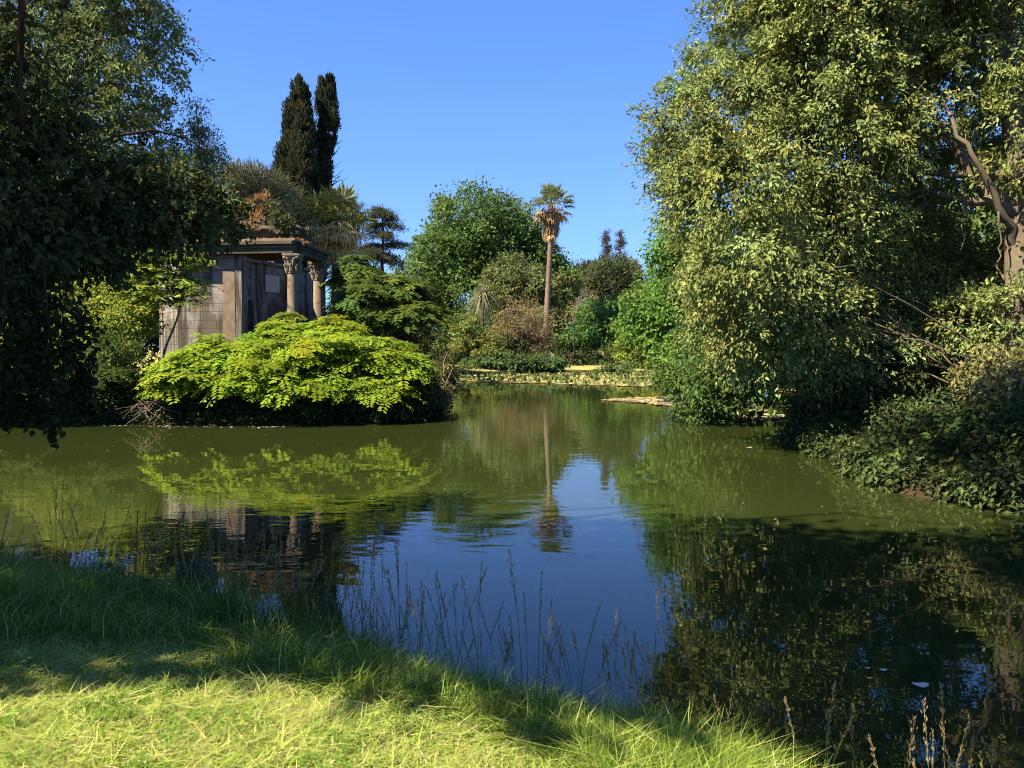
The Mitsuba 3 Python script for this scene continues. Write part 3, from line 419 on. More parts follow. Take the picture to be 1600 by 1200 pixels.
# lamp post
t = thing('lamp_post', 'thin dark lamp post on the far shore right of the tall palm', 'lamp post'); b = foot(897, 92); zt = P(897, 503, 92)[2]
def lathe(prof, sides=16):
    a = np.arange(sides) * 2 * np.pi / sides; pr = np.asarray(prof, float); v = np.stack([pr[:, None, 0] * np.cos(a), pr[:, None, 0] * np.sin(a), np.repeat(pr[:, 1:2], sides, 1)], -1).reshape(-1, 3)
    i, j = np.meshgrid(np.arange(len(pr) - 1), np.arange(sides), indexing='ij'); q = np.stack([i * sides + j, i * sides + (j + 1) % sides, (i + 1) * sides + (j + 1) % sides, (i + 1) * sides + j], -1).reshape(-1, 4)
    return trimesh.Trimesh(v, np.vstack([q[:, [0, 1, 2]], q[:, [0, 2, 3]]]), process=False)
H = zt - b[2]
for part, prof in [('post', [(.0, 0), (.14, 0), (.14, .5), (.085, .6), (.075, H - .5), (.0, H - .5)]), ('lamp_head', [(0, H - .5), (.09, H - .48), (.13, H - .2), (.15, H - .16), (.08, H - .06), (0, H)]), ('base', [(0, -.02), (.2, -.02), (.2, .18), (.15, .24), (0, .24)])]:
    m = lathe(prof); m.apply_translation(b); put(t + '__' + part, m, 'post_metal', smooth=40)

# ------------------------------------------------------------------ the ruined pavilion
pav = thing('ruined_pavilion', 'ruined grey stone pavilion with dark entablature and two columns on the left shore', 'building')
def wall_frame(a, b):                 # local frame of a wall running from a to b (ground points): along, outward (towards the camera side), up
    a, b = np.array([a[0], a[1], 0.]), np.array([b[0], b[1], 0.]); u = unit(b - a); o = np.array([u[1], -u[0], 0]); return a, u, o, np.linalg.norm(b - a)
def block(fr, s0, s1, z0, z1, d0, d1, bev=.012):
    a, u, o, _ = fr; m = trimesh.creation.box((s1 - s0, d1 - d0, z1 - z0)); v = np.array(m.vertices)
    if bev:
        import manifold3d as m3
        c = m3.Manifold.cube([s1 - s0, d1 - d0, z1 - z0], True); k = np.array([s1 - s0, d1 - d0, z1 - z0]) / 2
        pts = [np.array(sg) * (k - np.array(mask) * bev) for sg in np.array(np.meshgrid([-1, 1], [-1, 1], [-1, 1])).T.reshape(-1, 3) for mask in ((0, 1, 1), (1, 0, 1), (1, 1, 0))]
        h = m3.Manifold.hull_points(np.array(pts)); mm = h.to_mesh(); m = trimesh.Trimesh(mm.vert_properties[:, :3], mm.tri_verts, process=False); v = np.array(m.vertices)
    w = a + np.outer(v[:, 0] + (s0 + s1) / 2, u) + np.outer(v[:, 1] + (d0 + d1) / 2, o) + np.outer(v[:, 2] + (z0 + z1) / 2, [0, 0, 1])
    return trimesh.Trimesh(w, m.faces, process=False)
def gp(px, Y): return (R(px - 800, Y), Y)
Z0 = .7; ZT = P(400, 397, 35.5)[2]; ZE = P(400, 378, 35.5)[2]
rngp = np.random.default_rng(5)
def coursed(key, fr, s0, s1, z0, z1, hcourse, blen, back=.35, skip=None, mats=('stone',), hole=None):
    core = name(key); boxes = [(s0, s1, z0, z1, -back, -.03)] if not hole else [(s0, hole[0], z0, z1, -back, -.03), (hole[1], s1, z0, z1, -back, -.03), (hole[0], hole[1], hole[2], z1, -back, -.03), (hole[0] - .02, hole[1] + .02, z0, hole[2] + .02, -back - .1, -back + .02)]
    scene[core] = mikit.ply(trimesh.util.concatenate([block(fr, *bb, 0) for bb in boxes]), 'stone')
    z = z0; row = 0
    while z < z1 - .05:
        zt_ = min(z + hcourse * rngp.uniform(.92, 1.08), z1)
        if z1 - zt_ < .12: zt_ = z1
        s = s0 - (blen * .5 if row % 2 else 0)
        while s < s1 - .02:
            e = min(s + blen * rngp.uniform(.85, 1.15), s1); a_ = max(s, s0)
            if s1 - e < .2: e = s1
            if e - a_ > .06 and not (skip and skip(a_, e, z, zt_)):
                put(core + '__stone_block', block(fr, a_ + .004, e - .004, z + .004, zt_ - .004, -.03, rngp.uniform(0, .008), .006), mats[int(rngp.integers(len(mats)))])
            s = e
        z = zt_; row += 1
    return core
scene['stone_b'] = {'type': 'twosided', 'bsdf': {'type': 'diffuse', 'reflectance': proc(lambda p, n, uv: stone_col(p, n, uv) * .85)}}
fl = wall_frame(gp(279, 36.4), gp(352, 36.2)); coursed(pav + '__front_wall', fl, 0, fl[3], Z0, ZT, .37, 1.0, mats=('stone', 'stone', 'stone_b'))
fr_ = wall_frame(gp(250, 39.2), gp(279, 36.4)); coursed(pav + '__side_wall', fr_, 0, fr_[3] - .02, Z0, ZT, .37, 1.0)
fi = wall_frame(gp(382, 36.9), gp(496, 42.5)); nx0, nx1, nz1 = .15, .75, P(393, 468, 37.3)[2]
def in_niche(a_, e, z, zt_): return e > nx0 and a_ < nx1 and z < nz1 + .02
coursed(pav + '__inner_wall', fi, 0, fi[3], Z0, ZT, .37, 1.1, .5, in_niche, ('stone', 'stone', 'stone_b'), (nx0, nx1, nz1 - .02))
# arched niche: filling stones around it and a curved dark recess front
th = np.linspace(0, np.pi, 15); mid, rad = (nx0 + nx1) / 2, .24
ZN = Z0 + math.ceil((nz1 - Z0) / .37) * .37
arch = shapely.box(nx0 - .05, Z0, nx1 + .05, ZN + .02).difference(Polygon([(mid - rad, Z0 - .1), *[(mid - rad * math.cos(x), nz1 - rad + rad * math.sin(x)) for x in th], (mid + rad, Z0 - .1)]))
m = trimesh.creation.extrude_polygon(arch, .045, engine='earcut'); v = np.array(m.vertices); a, u, o, _ = fi
put(pav + '__niche', trimesh.Trimesh(a + np.outer(v[:, 0], u) + np.outer(v[:, 1], [0, 0, 1]) + np.outer(v[:, 2] - .029, o), m.faces, process=False), 'stone_b')
put(pav + '__plaque', block(fi, 1.55, 2.65, P(430, 457, 38.8)[2], P(430, 430, 38.8)[2], .017, .06), 'stone_pale'); tag(pav + '__plaque', 'pale grey blank panel set in the inner wall')
put(pav + '__wall_cornice', block(fi, 0, fi[3], ZT - .16, ZT - .02, .018, .14), 'stone_b')
# pilaster with rusty stain, and pillar
fp = wall_frame(gp(352, 36.0), gp(371, 35.95)); put(pav + '__pilaster', block(fp, 0, fp[3] - .005, Z0, ZT - .55, -.3, .12), 'stone_rust'); tag(pav + '__pilaster', 'dark pilaster with an orange rust stain')
cap = name(pav + '__pilaster_capital'); scene[cap] = mikit.ply(trimesh.util.concatenate([block(fp, .02, fp[3] - .02, ZT - .55, ZT - .1, -.3, .1), block(fp, -.06, fp[3] + .03, ZT - .1, ZT - .01, -.3, .2), block(fp, -.03, fp[3] + .02, ZT - .6, ZT - .545, -.3, .17)]), 'column_stone')
fq = wall_frame(gp(371.3, 35.9), gp(381, 35.9)); put(pav + '__pillar', block(fq, 0, fq[3], Z0, ZT - .003, -.7, .12), 'stone')
# entablature: front and right return, each with mouldings
cB, cC = gp(462, 35.2), gp(508, 39.5)
fe = wall_frame(gp(262, 36.0), cB); fe2 = wall_frame(cB, cC)
for fr, key in ((fe, 'front_entablature'), (fe2, 'side_entablature')):
    L_ = fr[3]; k = name(pav + '__' + key); ex = .05 if key[0] == 'f' else 0
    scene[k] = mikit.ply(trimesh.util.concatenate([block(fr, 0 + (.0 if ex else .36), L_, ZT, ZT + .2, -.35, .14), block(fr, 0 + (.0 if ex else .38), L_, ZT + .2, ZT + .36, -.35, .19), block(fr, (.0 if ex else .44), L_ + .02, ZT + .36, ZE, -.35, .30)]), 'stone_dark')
hullp = np.array([[*gp(260, 38.6)], [*gp(262, 35.75)], [*gp(463, 34.95)], [*gp(509, 39.4)], [*gp(492, 43)], [*gp(300, 43)]])
roof = Polygon(hullp).difference(Polygon([gp(385, 36.35), gp(456, 35.75), gp(500, 39.35), gp(489, 41.6)]))
m = trimesh.creation.extrude_polygon(roof, .10, engine='earcut'); m.apply_translation([0, 0, ZE + .003]); put(pav + '__roof_slab', m, 'stone_rust'); tag(pav + '__roof_slab', 'roof slab with orange lichen and dry moss')
def column(at, r, lab):
    c = name(pav + '__column'); tag(c, lab); x, y = at; hcap = .78
    sh = lathe([(0, Z0), (r * 1.35, Z0), (r * 1.35, Z0 + .12), (r * 1.1, Z0 + .22), (r, Z0 + .3), (r * 1.0, Z0 + 2), (r * .88, ZT - hcap - .06), (r * .98, ZT - hcap - .05), (r * .98, ZT - hcap), (0, ZT - hcap)], 28); sh.apply_translation([x, y, 0]); put(c + '__shaft', sh, 'column_stone', smooth=35)
    bell = lathe([(0, ZT - hcap), (r * .86, ZT - hcap), (r * .9, ZT - .5), (r * 1.12, ZT - .2), (r * 1.3, ZT - .1), (0, ZT - .1)], 24); bell.apply_translation([x, y, 0]); parts = [bell]
    for tier, (n, zb, hh, rr) in enumerate([(8, ZT - hcap, .3, 1.0), (8, ZT - .52, .3, 1.08)]):
        for k in range(n):
            a = (k + .5 * tier) * 2 * np.pi / n; d = np.array([math.cos(a), math.sin(a), 0]); p = np.array([x, y, zb]) + d * r * .86
            pts = np.array([p, p + [0, 0, hh * .6] + d * .05, p + [0, 0, hh] + d * .13, p + [0, 0, hh * .9] + d * .2]); v, f = tube(spline(pts, 7), [.075, .085, .085, .08, .07, .05, .03], 6); parts.append(trimesh.Trimesh(v, f, process=False))
    for sx in (-1, 1):
        for sy in (-1, 1):
            s = trimesh.creation.icosphere(1, .11); s.apply_translation([x + sx * r * .95, y + sy * r * .95, ZT - .17]); parts.append(s)
    ab = trimesh.creation.box((r * 2.7, r * 2.7, .095)); ab.apply_translation([x, y, ZT - .05]); parts.append(ab)
    put(c + '__capital', trimesh.util.concatenate(parts), 'column_stone', smooth=30)
column((R(458 - 800, 35.3), 35.3 + .15), .27, 'corner column of the portico, sunlit along its left edge'); column((R(500 - 800, 39.0), 39.0), .31, 'rear right column, half in shadow')
# rocky mound behind with dry grass
t = 'rocky_mound'; tag(t, 'dark rocky mound rising behind the pavilion roof with dry grass on its slope', 'mound')
m = trimesh.creation.icosphere(5, 1.0); v = np.array(m.vertices); c0 = P(400, 378, 47); u = v.copy(); hgt = np.clip(u[:, 2], 0, 1); plan = np.sqrt(np.maximum(1 - hgt ** 2, 0))
rad_ = (1 - hgt) ** .62; ang = np.arctan2(u[:, 1], u[:, 0]); v = np.stack([np.cos(ang) * np.where(u[:, 2] > 0, rad_, 1) * 2.7 + .75 * hgt, np.sin(ang) * np.where(u[:, 2] > 0, rad_, 1) * 3.6, np.where(u[:, 2] > 0, hgt * 2.35, u[:, 2] * 8)], 1)
v += (np.stack([meshkit.fbm(v * 1.1 + o, 4, 8 + o) for o in range(3)], 1) - .5) * [1.3, 1.3, 1.2] + (meshkit.fbm(v * 2.6 + 5, 4, 2) - .5)[:, None] * u * .9; v += c0
put(t, trimesh.Trimesh(v, m.faces, process=False), 'rock', smooth=25)
rng = np.random.default_rng(9)
def tufts(key, pts, n, h, w, col, seed, leaf='leaf_thin', lean=.5):
    rng = np.random.default_rng(seed); M = Mesh(); k = len(pts) * n; b = np.repeat(pts, n, 0) + rng.normal(0, .05, (k, 3)) * [1, 1, 0]; d = unit(srnd(rng, k) * lean + [0, 0, 1.])
    v, f = leaf_arrays(b, d, srnd(rng, k), h * rng.uniform(.5, 1.2, k), w, .1, .4); M.add(v, f, np.repeat(hue(rng, col, k, .18), 4, 0)); return M.put(key, leaf)
sel = v[(v[:, 2] > c0[2] - .5) & (v[:, 1] < c0[1]) & (v[:, 0] < c0[0] + .9)]; sel = sel[rng.choice(len(sel), 620)]
gk = tufts('mound_grass', sel, 8, .35, .04, (.34, .20, .09), 12); tag(gk, 'dry orange grass growing on the rocky mound', 'grass', kind='stuff')
n = 260; rx, ry = rng.uniform(R(325 - 800, 36), R(500 - 800, 38), n), rng.uniform(35.6, 38, n)
gk = tufts('roof_grass', np.stack([rx, ry, np.full(n, ZE + .1)], 1)[(rx < R(505 - 800, 38)) & shapely.contains(roof, shapely.points(rx, ry))], 7, .16, .03, (.40, .17, .045), 13); tag(gk, 'orange dry moss and grass on the pavilion roof slab', 'grass', kind='stuff')
t = thing('creeper', 'dark creeper on the right flank of the rocky mound', 'plant'); v, f, c, cen = crown(162, [lobe(440, 350, 44.6, 16, 18, .6), lobe(452, 368, 44.8, 14, 8, .5), lobe(425, 325, 45.2, 10, 10, .5)], 60, 40, .3, .14, .7, (.05, .06, .026), deep=.8); put(t + '__foliage', trimesh.Trimesh(v, f, process=False), 'leaf_glossy', color=c)
t = thing('ivy_mat', 'dark ivy hanging over the left part of the pavilion roof', 'plant'); v, f, c, cen = crown(161, [lobe(330, 362, 36.4, 40, 8, 1), lobe(290, 372, 36.6, 40, 12, 1.0), lobe(362, 366, 36.2, 20, 8, .6), lobe(355, 372, 35.7, 10, 7, .2)], 110, 42, .28, .12, .7, (.045, .06, .022)); put(t + '__foliage', trimesh.Trimesh(v, f, process=False), 'leaf_glossy', color=c)

# ------------------------------------------------------------------ feather leaved shrubs (compound leaves)
def rosette(rng, nl, L, pairs, ll, lw, rise=.5, arch=.9):
    """leaves with paired leaflets that spring from one shoot tip"""
    V, F, k = [], [], 0
    for i in range(nl):
        a = i * 2.4 + rng.normal(0, .2); e = rise * rng.uniform(.2, 1.3); l = L * rng.uniform(.65, 1.1); d = np.array([math.cos(a) * math.cos(e), math.sin(a) * math.cos(e), math.sin(e)])
        s = np.linspace(.18, 1, pairs); p = d * l * s[:, None] + np.array([0, 0, -arch * l * .55]) * (s ** 2)[:, None]; t = unit(np.gradient(p, axis=0)); side = unit(np.cross(t, [0, 0, 1.])); up = np.cross(side, t)
        sc = (np.sin(np.clip(s * 2.6, 0, np.pi)) * .5 + .55)
        for sg in (-1, 1):
            ax = side * sg + t * .45 + up * rng.normal(-.12, .18, (pairs, 1)); v, f = leaf_arrays(p, ax, up + srnd(rng, pairs) * .3, ll * sc * rng.uniform(.8, 1.1, pairs), lw * sc, .12); V.append(v); F.append(f + k); k += len(v)
    return np.vstack(V), np.vstack(F)
def plant_rosettes(pts, temps, rng, smin, smax, col, tilt=None, var=.16):
    M = Mesh(); which = rng.integers(0, len(temps), len(pts))
    for q in range(len(temps)):
        p = pts[which == q]
        if not len(p): continue
        v, f = temps[q]; n = len(p); a = rng.uniform(0, 6.283, n); s = rng.uniform(smin, smax, n); x, y, z = v.T
        w = np.stack([np.cos(a)[:, None] * x - np.sin(a)[:, None] * y, np.sin(a)[:, None] * x + np.cos(a)[:, None] * y, np.repeat(z[None], n, 0)], -1)
        if tilt is not None:
            tl = tilt[which == q]; w[..., 2] += w[..., 0] * tl[:, None, 0] + w[..., 1] * tl[:, None, 1]
        w = w * s[:, None, None] + p[:, None]; k = len(v)
        cc = hue(rng, col, n, var, .1)[:, None] * np.exp(rng.normal(0, .1, (n, k // 4, 1))); M.add(w.reshape(-1, 3), (f[None] + (np.arange(n) * k)[:, None, None]).reshape(-1, 3), np.repeat(cc, 4, 1).reshape(-1, 3))
    return M
trng = np.random.default_rng(201); TEMPS = [rosette(trng, 8, .70, 7, .20, .095, .45, .75) for _ in range(6)]
def feather_shrub(label, lobes, n, col, seed, group=None, smin=.7, smax=1.25, top=-.25, rough=1.3, temps=TEMPS, leaf='leaf_thin'):
    t = thing('feathery_shrub', label, 'shrub', group); rng = np.random.default_rng(seed); ls = [lobe(*l) for l in lobes]; w = np.array([np.prod(r) ** (2 / 3) for _, r in ls]); k = rng.choice(len(ls), n, p=w / w.sum())
    u = srnd(rng, n); u[:, 2] = np.where(u[:, 2] < top, -u[:, 2] * .7, u[:, 2]); RR = np.array([r for _, r in ls])[k]; r = 1 - .55 * rng.random(n) ** 1.7
    p = np.array([c for c, _ in ls])[k] + u * RR * r[:, None]; p += (meshkit.fbm(p * 1.1, 3, seed)[:, None] - .5) * RR * rough * u
    tilt = np.clip(-u[:, :2] * .35, -.5, .5)
    M = plant_rosettes(p, temps, rng, smin, smax, col, tilt); M.put(t + '__foliage', leaf)
    W = Mesh(); b0 = np.mean([c for c, _ in ls], axis=0); z0 = gz(b0[0], b0[1] + .8); base = np.array([[b0[0] + dx, b0[1] + .8, z0 - .05 + h] for dx in np.linspace(-.6, .6, 4) for h in (0, .4)])
    limbs(W, base, p, rng, .035, min(60, n // 3), 7, 5, .05); W.put(t + '__stems', 'bark_grey', False, True)
YG = (.18, .265, .027)
feather_shrub('bright yellow green feathery shrub at the left end of the island thicket', [(315, 588, 27.5, 62, 38, 1.6), (278, 606, 27, 36, 28, 1.0), (335, 574, 28, 50, 36, 1.5)], 190, YG, 211, 'yellow green thicket along the water')
feather_shrub('bright feathery shrub in the middle of the thicket below the pavilion niche', [(400, 572, 28, 75, 38, 1.7), (380, 606, 27, 60, 32, 1.2), (450, 534, 29.5, 60, 28, 1.4)], 240, YG, 212, 'yellow green thicket along the water')
feather_shrub('tallest bright feathery shrub of the thicket below the two columns', [(490, 562, 28.3, 75, 40, 1.7), (480, 608, 27.2, 70, 28, 1.2), (520, 528, 30, 60, 26, 1.4)], 240, YG, 213, 'yellow green thicket along the water')
feather_shrub('bright feathery shrub at the right end of the island thicket', [(578, 566, 28.5, 68, 38, 1.7), (622, 584, 28.5, 40, 30, 1.3), (570, 612, 27.5, 60, 26, 1.1)], 230, YG, 214, 'yellow green thicket along the water')
feather_shrub('dull green feathery shrub right of the portico', [(555, 440, 40, 34, 40, 1.6), (565, 480, 38, 45, 38, 1.8)], 130, (.07, .115, .028), 215, None, .9, 1.5)
feather_shrub('mid green feathery shrub between portico and round tree', [(620, 470, 40, 45, 40, 2), (650, 505, 38, 35, 30, 1.6), (590, 500, 38, 40, 35, 1.6)], 170, (.085, .135, .03), 216, None, .9, 1.5)
feather_shrub('feathery sprig standing above the thicket in front of the corner column', [(447, 498, 31, 18, 9, .4)], 9, (.14, .19, .03), 217, None, .8, 1.1)
feather_shrub('dark feathery shrub under the left evergreen tree', [(110, 600, 27.5, 110, 40, 1.6), (40, 620, 27, 70, 30, 1.2)], 150, (.05, .075, .022), 218, None)
t = thing('sapling', 'young pale stemmed feathery tree in front of the left pavilion wall', 'tree'); rng = np.random.default_rng(31); Y = 31
sp = np.array([P(*q, Y) for q in [(225, 405), (250, 395), (275, 400), (300, 410), (240, 425), (270, 425), (300, 440), (215, 440), (250, 450), (285, 460), (300, 465), (230, 470), (262, 470), (195, 420), (315, 415), (280, 440)]]); sp = np.vstack([sp, sp, sp[:8]]) + rng.normal(0, .22, (40, 3))
plant_rosettes(sp, TEMPS, rng, .85, 1.3, (.19, .26, .045)).put(t + '__foliage', 'leaf_thin')
M = Mesh(); b = foot(268, Y); M.add(*tube(spline([b, P(272, 510, Y), P(282, 475, Y), P(277, 440, Y)], 12, .01), taper(.06, .03, 12), 8)); fk = P(280, 480, Y)
for q in sp: M.add(*tube(spline([fk, (fk + q) / 2 + [0, 0, .1], q], 7, .02, 1), taper(.03, .008, 7), 5))
M.put(t + '__trunk', 'bark_grey', False, True)
for k, (lab, ls, col) in enumerate([('yellow leaved shrub left of the sapling in front of the pavilion', [(190, 460, 32, 40, 45, 1.5), (160, 500, 31, 45, 40, 1.5), (215, 500, 31, 30, 35, 1.2)], (.15, .185, .038)), ('yellow green shrub at the left beneath the dark hanging branches', [(110, 470, 31, 40, 35, 1.5), (90, 530, 30, 60, 40, 1.5)], (.16, .19, .04)),
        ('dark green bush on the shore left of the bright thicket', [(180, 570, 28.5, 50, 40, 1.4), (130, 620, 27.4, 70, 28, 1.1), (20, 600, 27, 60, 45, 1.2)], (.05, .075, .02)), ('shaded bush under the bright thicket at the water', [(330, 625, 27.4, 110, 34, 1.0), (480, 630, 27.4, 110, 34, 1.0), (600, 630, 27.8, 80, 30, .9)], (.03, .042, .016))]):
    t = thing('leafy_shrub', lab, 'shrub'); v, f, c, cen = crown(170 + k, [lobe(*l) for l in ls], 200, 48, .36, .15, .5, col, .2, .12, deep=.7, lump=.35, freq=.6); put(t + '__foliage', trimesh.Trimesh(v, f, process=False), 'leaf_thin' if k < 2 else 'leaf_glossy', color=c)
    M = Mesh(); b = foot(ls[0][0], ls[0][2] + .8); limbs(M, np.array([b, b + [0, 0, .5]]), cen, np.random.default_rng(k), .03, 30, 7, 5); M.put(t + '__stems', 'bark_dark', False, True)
# brush heap of dead branches
t = thing('leafy_shrub', 'dark bush with brown dry twigs at the right tip of the island', 'shrub'); v, f, c, cen = crown(179, [lobe(650, 612, 29, 34, 36, 1.0), lobe(676, 622, 31, 20, 26, 1.2), lobe(695, 590, 36, 18, 24, 1.0)], 170, 44, .34, .15, .5, (.045, .055, .024), .22, .15, deep=.8, lump=.35, freq=.6, dead=.15); put(t + '__foliage', trimesh.Trimesh(v, f, process=False), 'leaf_matte', color=c)
M = Mesh(); b = foot(672, 30.5); limbs(M, np.array([b, b + [0, 0, .5]]), cen, np.random.default_rng(4), .03, 50, 7, 5); M.put(t + '__stems', 'bark_grey', False, True)
t = thing('dead_branch_heap', 'brown dead branches lying at the water edge under the thicket', 'branches'); M = Mesh(); rng = np.random.default_rng(61)
for k in range(46):
    a = P(rng.uniform(215, 258), rng.uniform(625, 642), 26.4 + rng.normal(0, .3)); e = a + np.array([rng.normal(0, .5), rng.normal(-.2, .3), rng.normal(-.12, .16)]); M.add(*tube(spline([a, (a + e) / 2 + rng.normal(0, .06, 3), e], 6), taper(.014, .005, 6), 4))
for a, e in [((232, 640, 26.3), (197, 664, 25.9)), ((250, 640, 26.2), (232, 662, 25.8)), ((258, 636, 26.2), (240, 664, 25.8))]: M.add(*tube(spline([P(*a), P(*e)], 6, .03, 2), taper(.022, .01, 6), 5))
M.put(t + '__twigs', 'bark_grey', False, True)

# ------------------------------------------------------------------ lily pads
def lily(label, poly, n, r, seed, upright=0.0, col=(.29, .29, .13)):
    rng = np.random.default_rng(seed); pg = Polygon(poly); x0, y0, x1, y1 = pg.bounds; p = rng.uniform((x0, y0), (x1, y1), (n * 4, 2)); p = p[shapely.contains(pg, shapely.points(p))][:n]
    gap = meshkit.fbm(np.stack([p[:, 0] * .4, p[:, 1] * .25, 0 * p[:, 0]], 1), 3, seed); p = p[gap > .36]; n = len(p); m = 9
    a = rng.uniform(0, 6.28, n)[:, None] + np.linspace(.25, 6.03, m); rr = r * rng.uniform(.6, 1.25, n)[:, None]; tl = rng.normal(0, .10, (n, 2)); dx, dy = np.cos(a) * rr, np.sin(a) * rr; z = .012 + rng.uniform(0, .02, n)[:, None]
    ring = np.stack([p[:, :1] + dx, p[:, 1:] + dy, z + .02 + np.abs(dx * tl[:, :1] + dy * tl[:, 1:])], -1); cen = np.stack([p[:, 0], p[:, 1], z[:, 0]], -1)[:, None]
    v = np.concatenate([cen, ring], 1).reshape(-1, 3); base = np.arange(n)[:, None, None] * (m + 1); j = np.arange(m - 1); f = (base + np.stack([j * 0, j + 1, j + 2], -1)[None]).reshape(-1, 3)
    M = Mesh().add(v, f, np.repeat(hue(rng, col, n, .25, .22), m + 1, 0))
    k = int(n * upright)
    if k:
        q = p[rng.choice(n, k)]; v, f = leaf_arrays(np.stack([q[:, 0], q[:, 1], np.zeros(k)], 1), np.array([0, 0, 1.]) + srnd(rng, k) * .7, srnd(rng, k), rng.uniform(.25, .6, k), rng.uniform(.15, .3, k), .2); M.add(v, f, np.repeat(hue(rng, (.085, .12, .04), k, .25), 4, 0))
    key = M.put('lily_pads', 'leaf_glossy'); tag(key, label, 'water lilies', kind='stuff')
lily('broad bed of pale lily pads and upright leaves along the far shore', [G(712, 592), G(740, 597), G(830, 600), G(940, 603), G(1100, 607), G(1110, 584), G(900, 583), G(722, 586)], 5600, .26, 301, .16)
lily('narrow spit of pale lily pads in the middle of the pond', [G(930, 626), G(1000, 630), G(1060, 638), G(1130, 638), G(1130, 620), G(1020, 622)], 900, .16, 302, .0, (.30, .27, .17))
lily('patch of pale lily pads behind the dipping branches by the right bank', [G(1090, 650), G(1150, 658), G(1232, 655), G(1240, 628), G(1150, 630), G(1100, 636)], 1300, .15, 303, .1, (.27, .26, .15))
lily('thin strip of lily pads in the shaded inlet behind the waterside tree', [G(1150, 605), G(1240, 612), G(1240, 602), G(1160, 600)], 700, .2, 304, .1)

# ------------------------------------------------------------------ grass of the near bank
grng = np.random.default_rng(401)
def blades(rng, n, h, w, spread, lean, cols, pw, bend=.6):
    """a tuft of curved blades, three triangles each"""
    a = rng.uniform(0, 6.283, n); b = np.stack([rng.normal(0, spread, n), rng.normal(0, spread, n), np.full(n, -.02)], 1); d = np.stack([np.cos(a), np.sin(a), 0 * a], 1); hh = h * rng.uniform(.45, 1.15, n)[:, None]; ln = lean * rng.uniform(.2, 1.5, n)[:, None]
    m1 = b + d * ln * hh * .3 + np.array([0, 0, .55]) * hh; tip = m1 + d * ln * hh * (.55 + bend) + np.array([0, 0, 1.]) * hh * (.45 - .35 * np.minimum(ln, 1.4) * bend)
    side = np.stack([-np.sin(a), np.cos(a), 0 * a], 1) * np.cos(rng.uniform(-.9, .9, n))[:, None] * w * .5 * rng.uniform(.6, 1.3, n)[:, None]
    v = np.stack([b - side, b + side, m1 - side * .85, m1 + side * .85, tip], 1).reshape(-1, 3); q = np.arange(n)[:, None] * 5; f = np.stack([q + [0, 1, 3], q + [0, 3, 2], q + [2, 3, 4]], 1).reshape(-1, 3)
    c = np.asarray(cols)[rng.choice(len(cols), n, p=pw)] * np.exp(rng.normal(0, .28, (n, 1))); return v, f, np.repeat(np.clip(c, 0, .7), 5, 0)
GREEN, LIGHT, DRY, DEEP = (.12, .20, .03), (.27, .38, .065), (.47, .50, .20), (.06, .10, .02)
KINDS = {'short': [blades(grng, 44, .11, .0058, .065, 1.2, [GREEN, LIGHT, DRY], [.22, .48, .30]) for _ in range(6)], 'mid': [blades(grng, 46, .22, .0048, .06, .8, [GREEN, LIGHT, DRY, DEEP], [.4, .28, .1, .22]) for _ in range(6)], 'long': [blades(grng, 36, .40, .0060, .07, .55, [GREEN, LIGHT, DRY, DEEP], [.4, .15, .08, .37]) for _ in range(6)]}
KINDS['dry'] = [blades(grng, 44, .10, .0058, .07, 1.35, [LIGHT, DRY, (.36, .32, .15)], [.45, .4, .15]) for _ in range(4)]
def clover(rng):
    n = 26; b = np.stack([rng.normal(0, .06, n), rng.normal(0, .06, n), rng.uniform(.04, .09, n)], 1); a = np.repeat(rng.uniform(0, 6.28, n), 3) + np.tile([0, 2.09, 4.19], n); v, f = leaf_arrays(np.repeat(b, 3, 0), np.stack([np.cos(a), np.sin(a), 0 * a + .1], 1), np.tile([0, 0, 1.], (3 * n, 1)) + .3 * srnd(rng, 3 * n), .016, .015, .1, .6); c = np.repeat(hue(rng, (.10, .19, .03), 3 * n, .15), 4, 0)
    g, h, k = blades(rng, 14, .09, .0042, .06, 1.0, [GREEN, LIGHT], [.6, .4]); return np.vstack([v, g]), np.vstack([f, h + len(v)]), np.vstack([c, k])
KINDS['clover'] = [clover(grng) for _ in range(4)]
for kd, ts in KINDS.items():
    for k, (v, f, c) in enumerate(ts): scene[f'tuft_{kd}_{k}'] = {'type': 'shapegroup', 'mesh': mikit.ply(trimesh.Trimesh(v, f, process=False), 'leaf_thin', color=c)}
n = 60000; gy_ = 2.2 + 13.5 * grng.random(n) ** 1.35; gx_ = (grng.random(n) * 2 - 1) * (gy_ * .70 + .9)
pt = shapely.points(gx_, gy_); dist = shapely.distance(POND, pt); ok = (dist > 0) & (dist < 9) & ~((gx_ > 5) & (gy_ > 6))
dens = np.interp(gy_, [2, 4.5, 8, 14], [1.0, .8, .45, .3]) * .36; ok &= grng.random(n) < dens
gx_, gy_, dist = gx_[ok], gy_[ok], dist[ok]; gzv = ground_z(gx_, gy_); cnt = 0
var = meshkit.fbm(np.stack([gx_ * .8, gy_ * .8, 0 * gx_], 1), 3, 77)
for x, y, z, d, q in zip(gx_, gy_, gzv, dist, var):
    e = d + (q - .5) * 2.2
    kd = ('long' if y > 5.6 else 'mid') if e < 1.0 else 'mid' if e < 1.9 else 'dry' if q > .57 and grng.random() < .6 else 'clover' if grng.random() < .12 else 'short'
    cnt += 1; s = grng.uniform(.75, 1.25); scene[f'grass__{cnt:03d}'] = {'type': 'instance', 'group': {'type': 'ref', 'id': f'tuft_{kd}_{grng.integers(len(KINDS[kd]))}'}, 'to_world': T().translate([float(x), float(y), float(z)]).rotate([0, 0, 1], float(grng.uniform(0, 360))).scale([s, s, s * float(grng.uniform(.8, 1.2))])}
used.add('grass'); tag('grass', 'thick grass of the near bank, sunlit in front and shaded by the water', 'grass', kind='stuff')
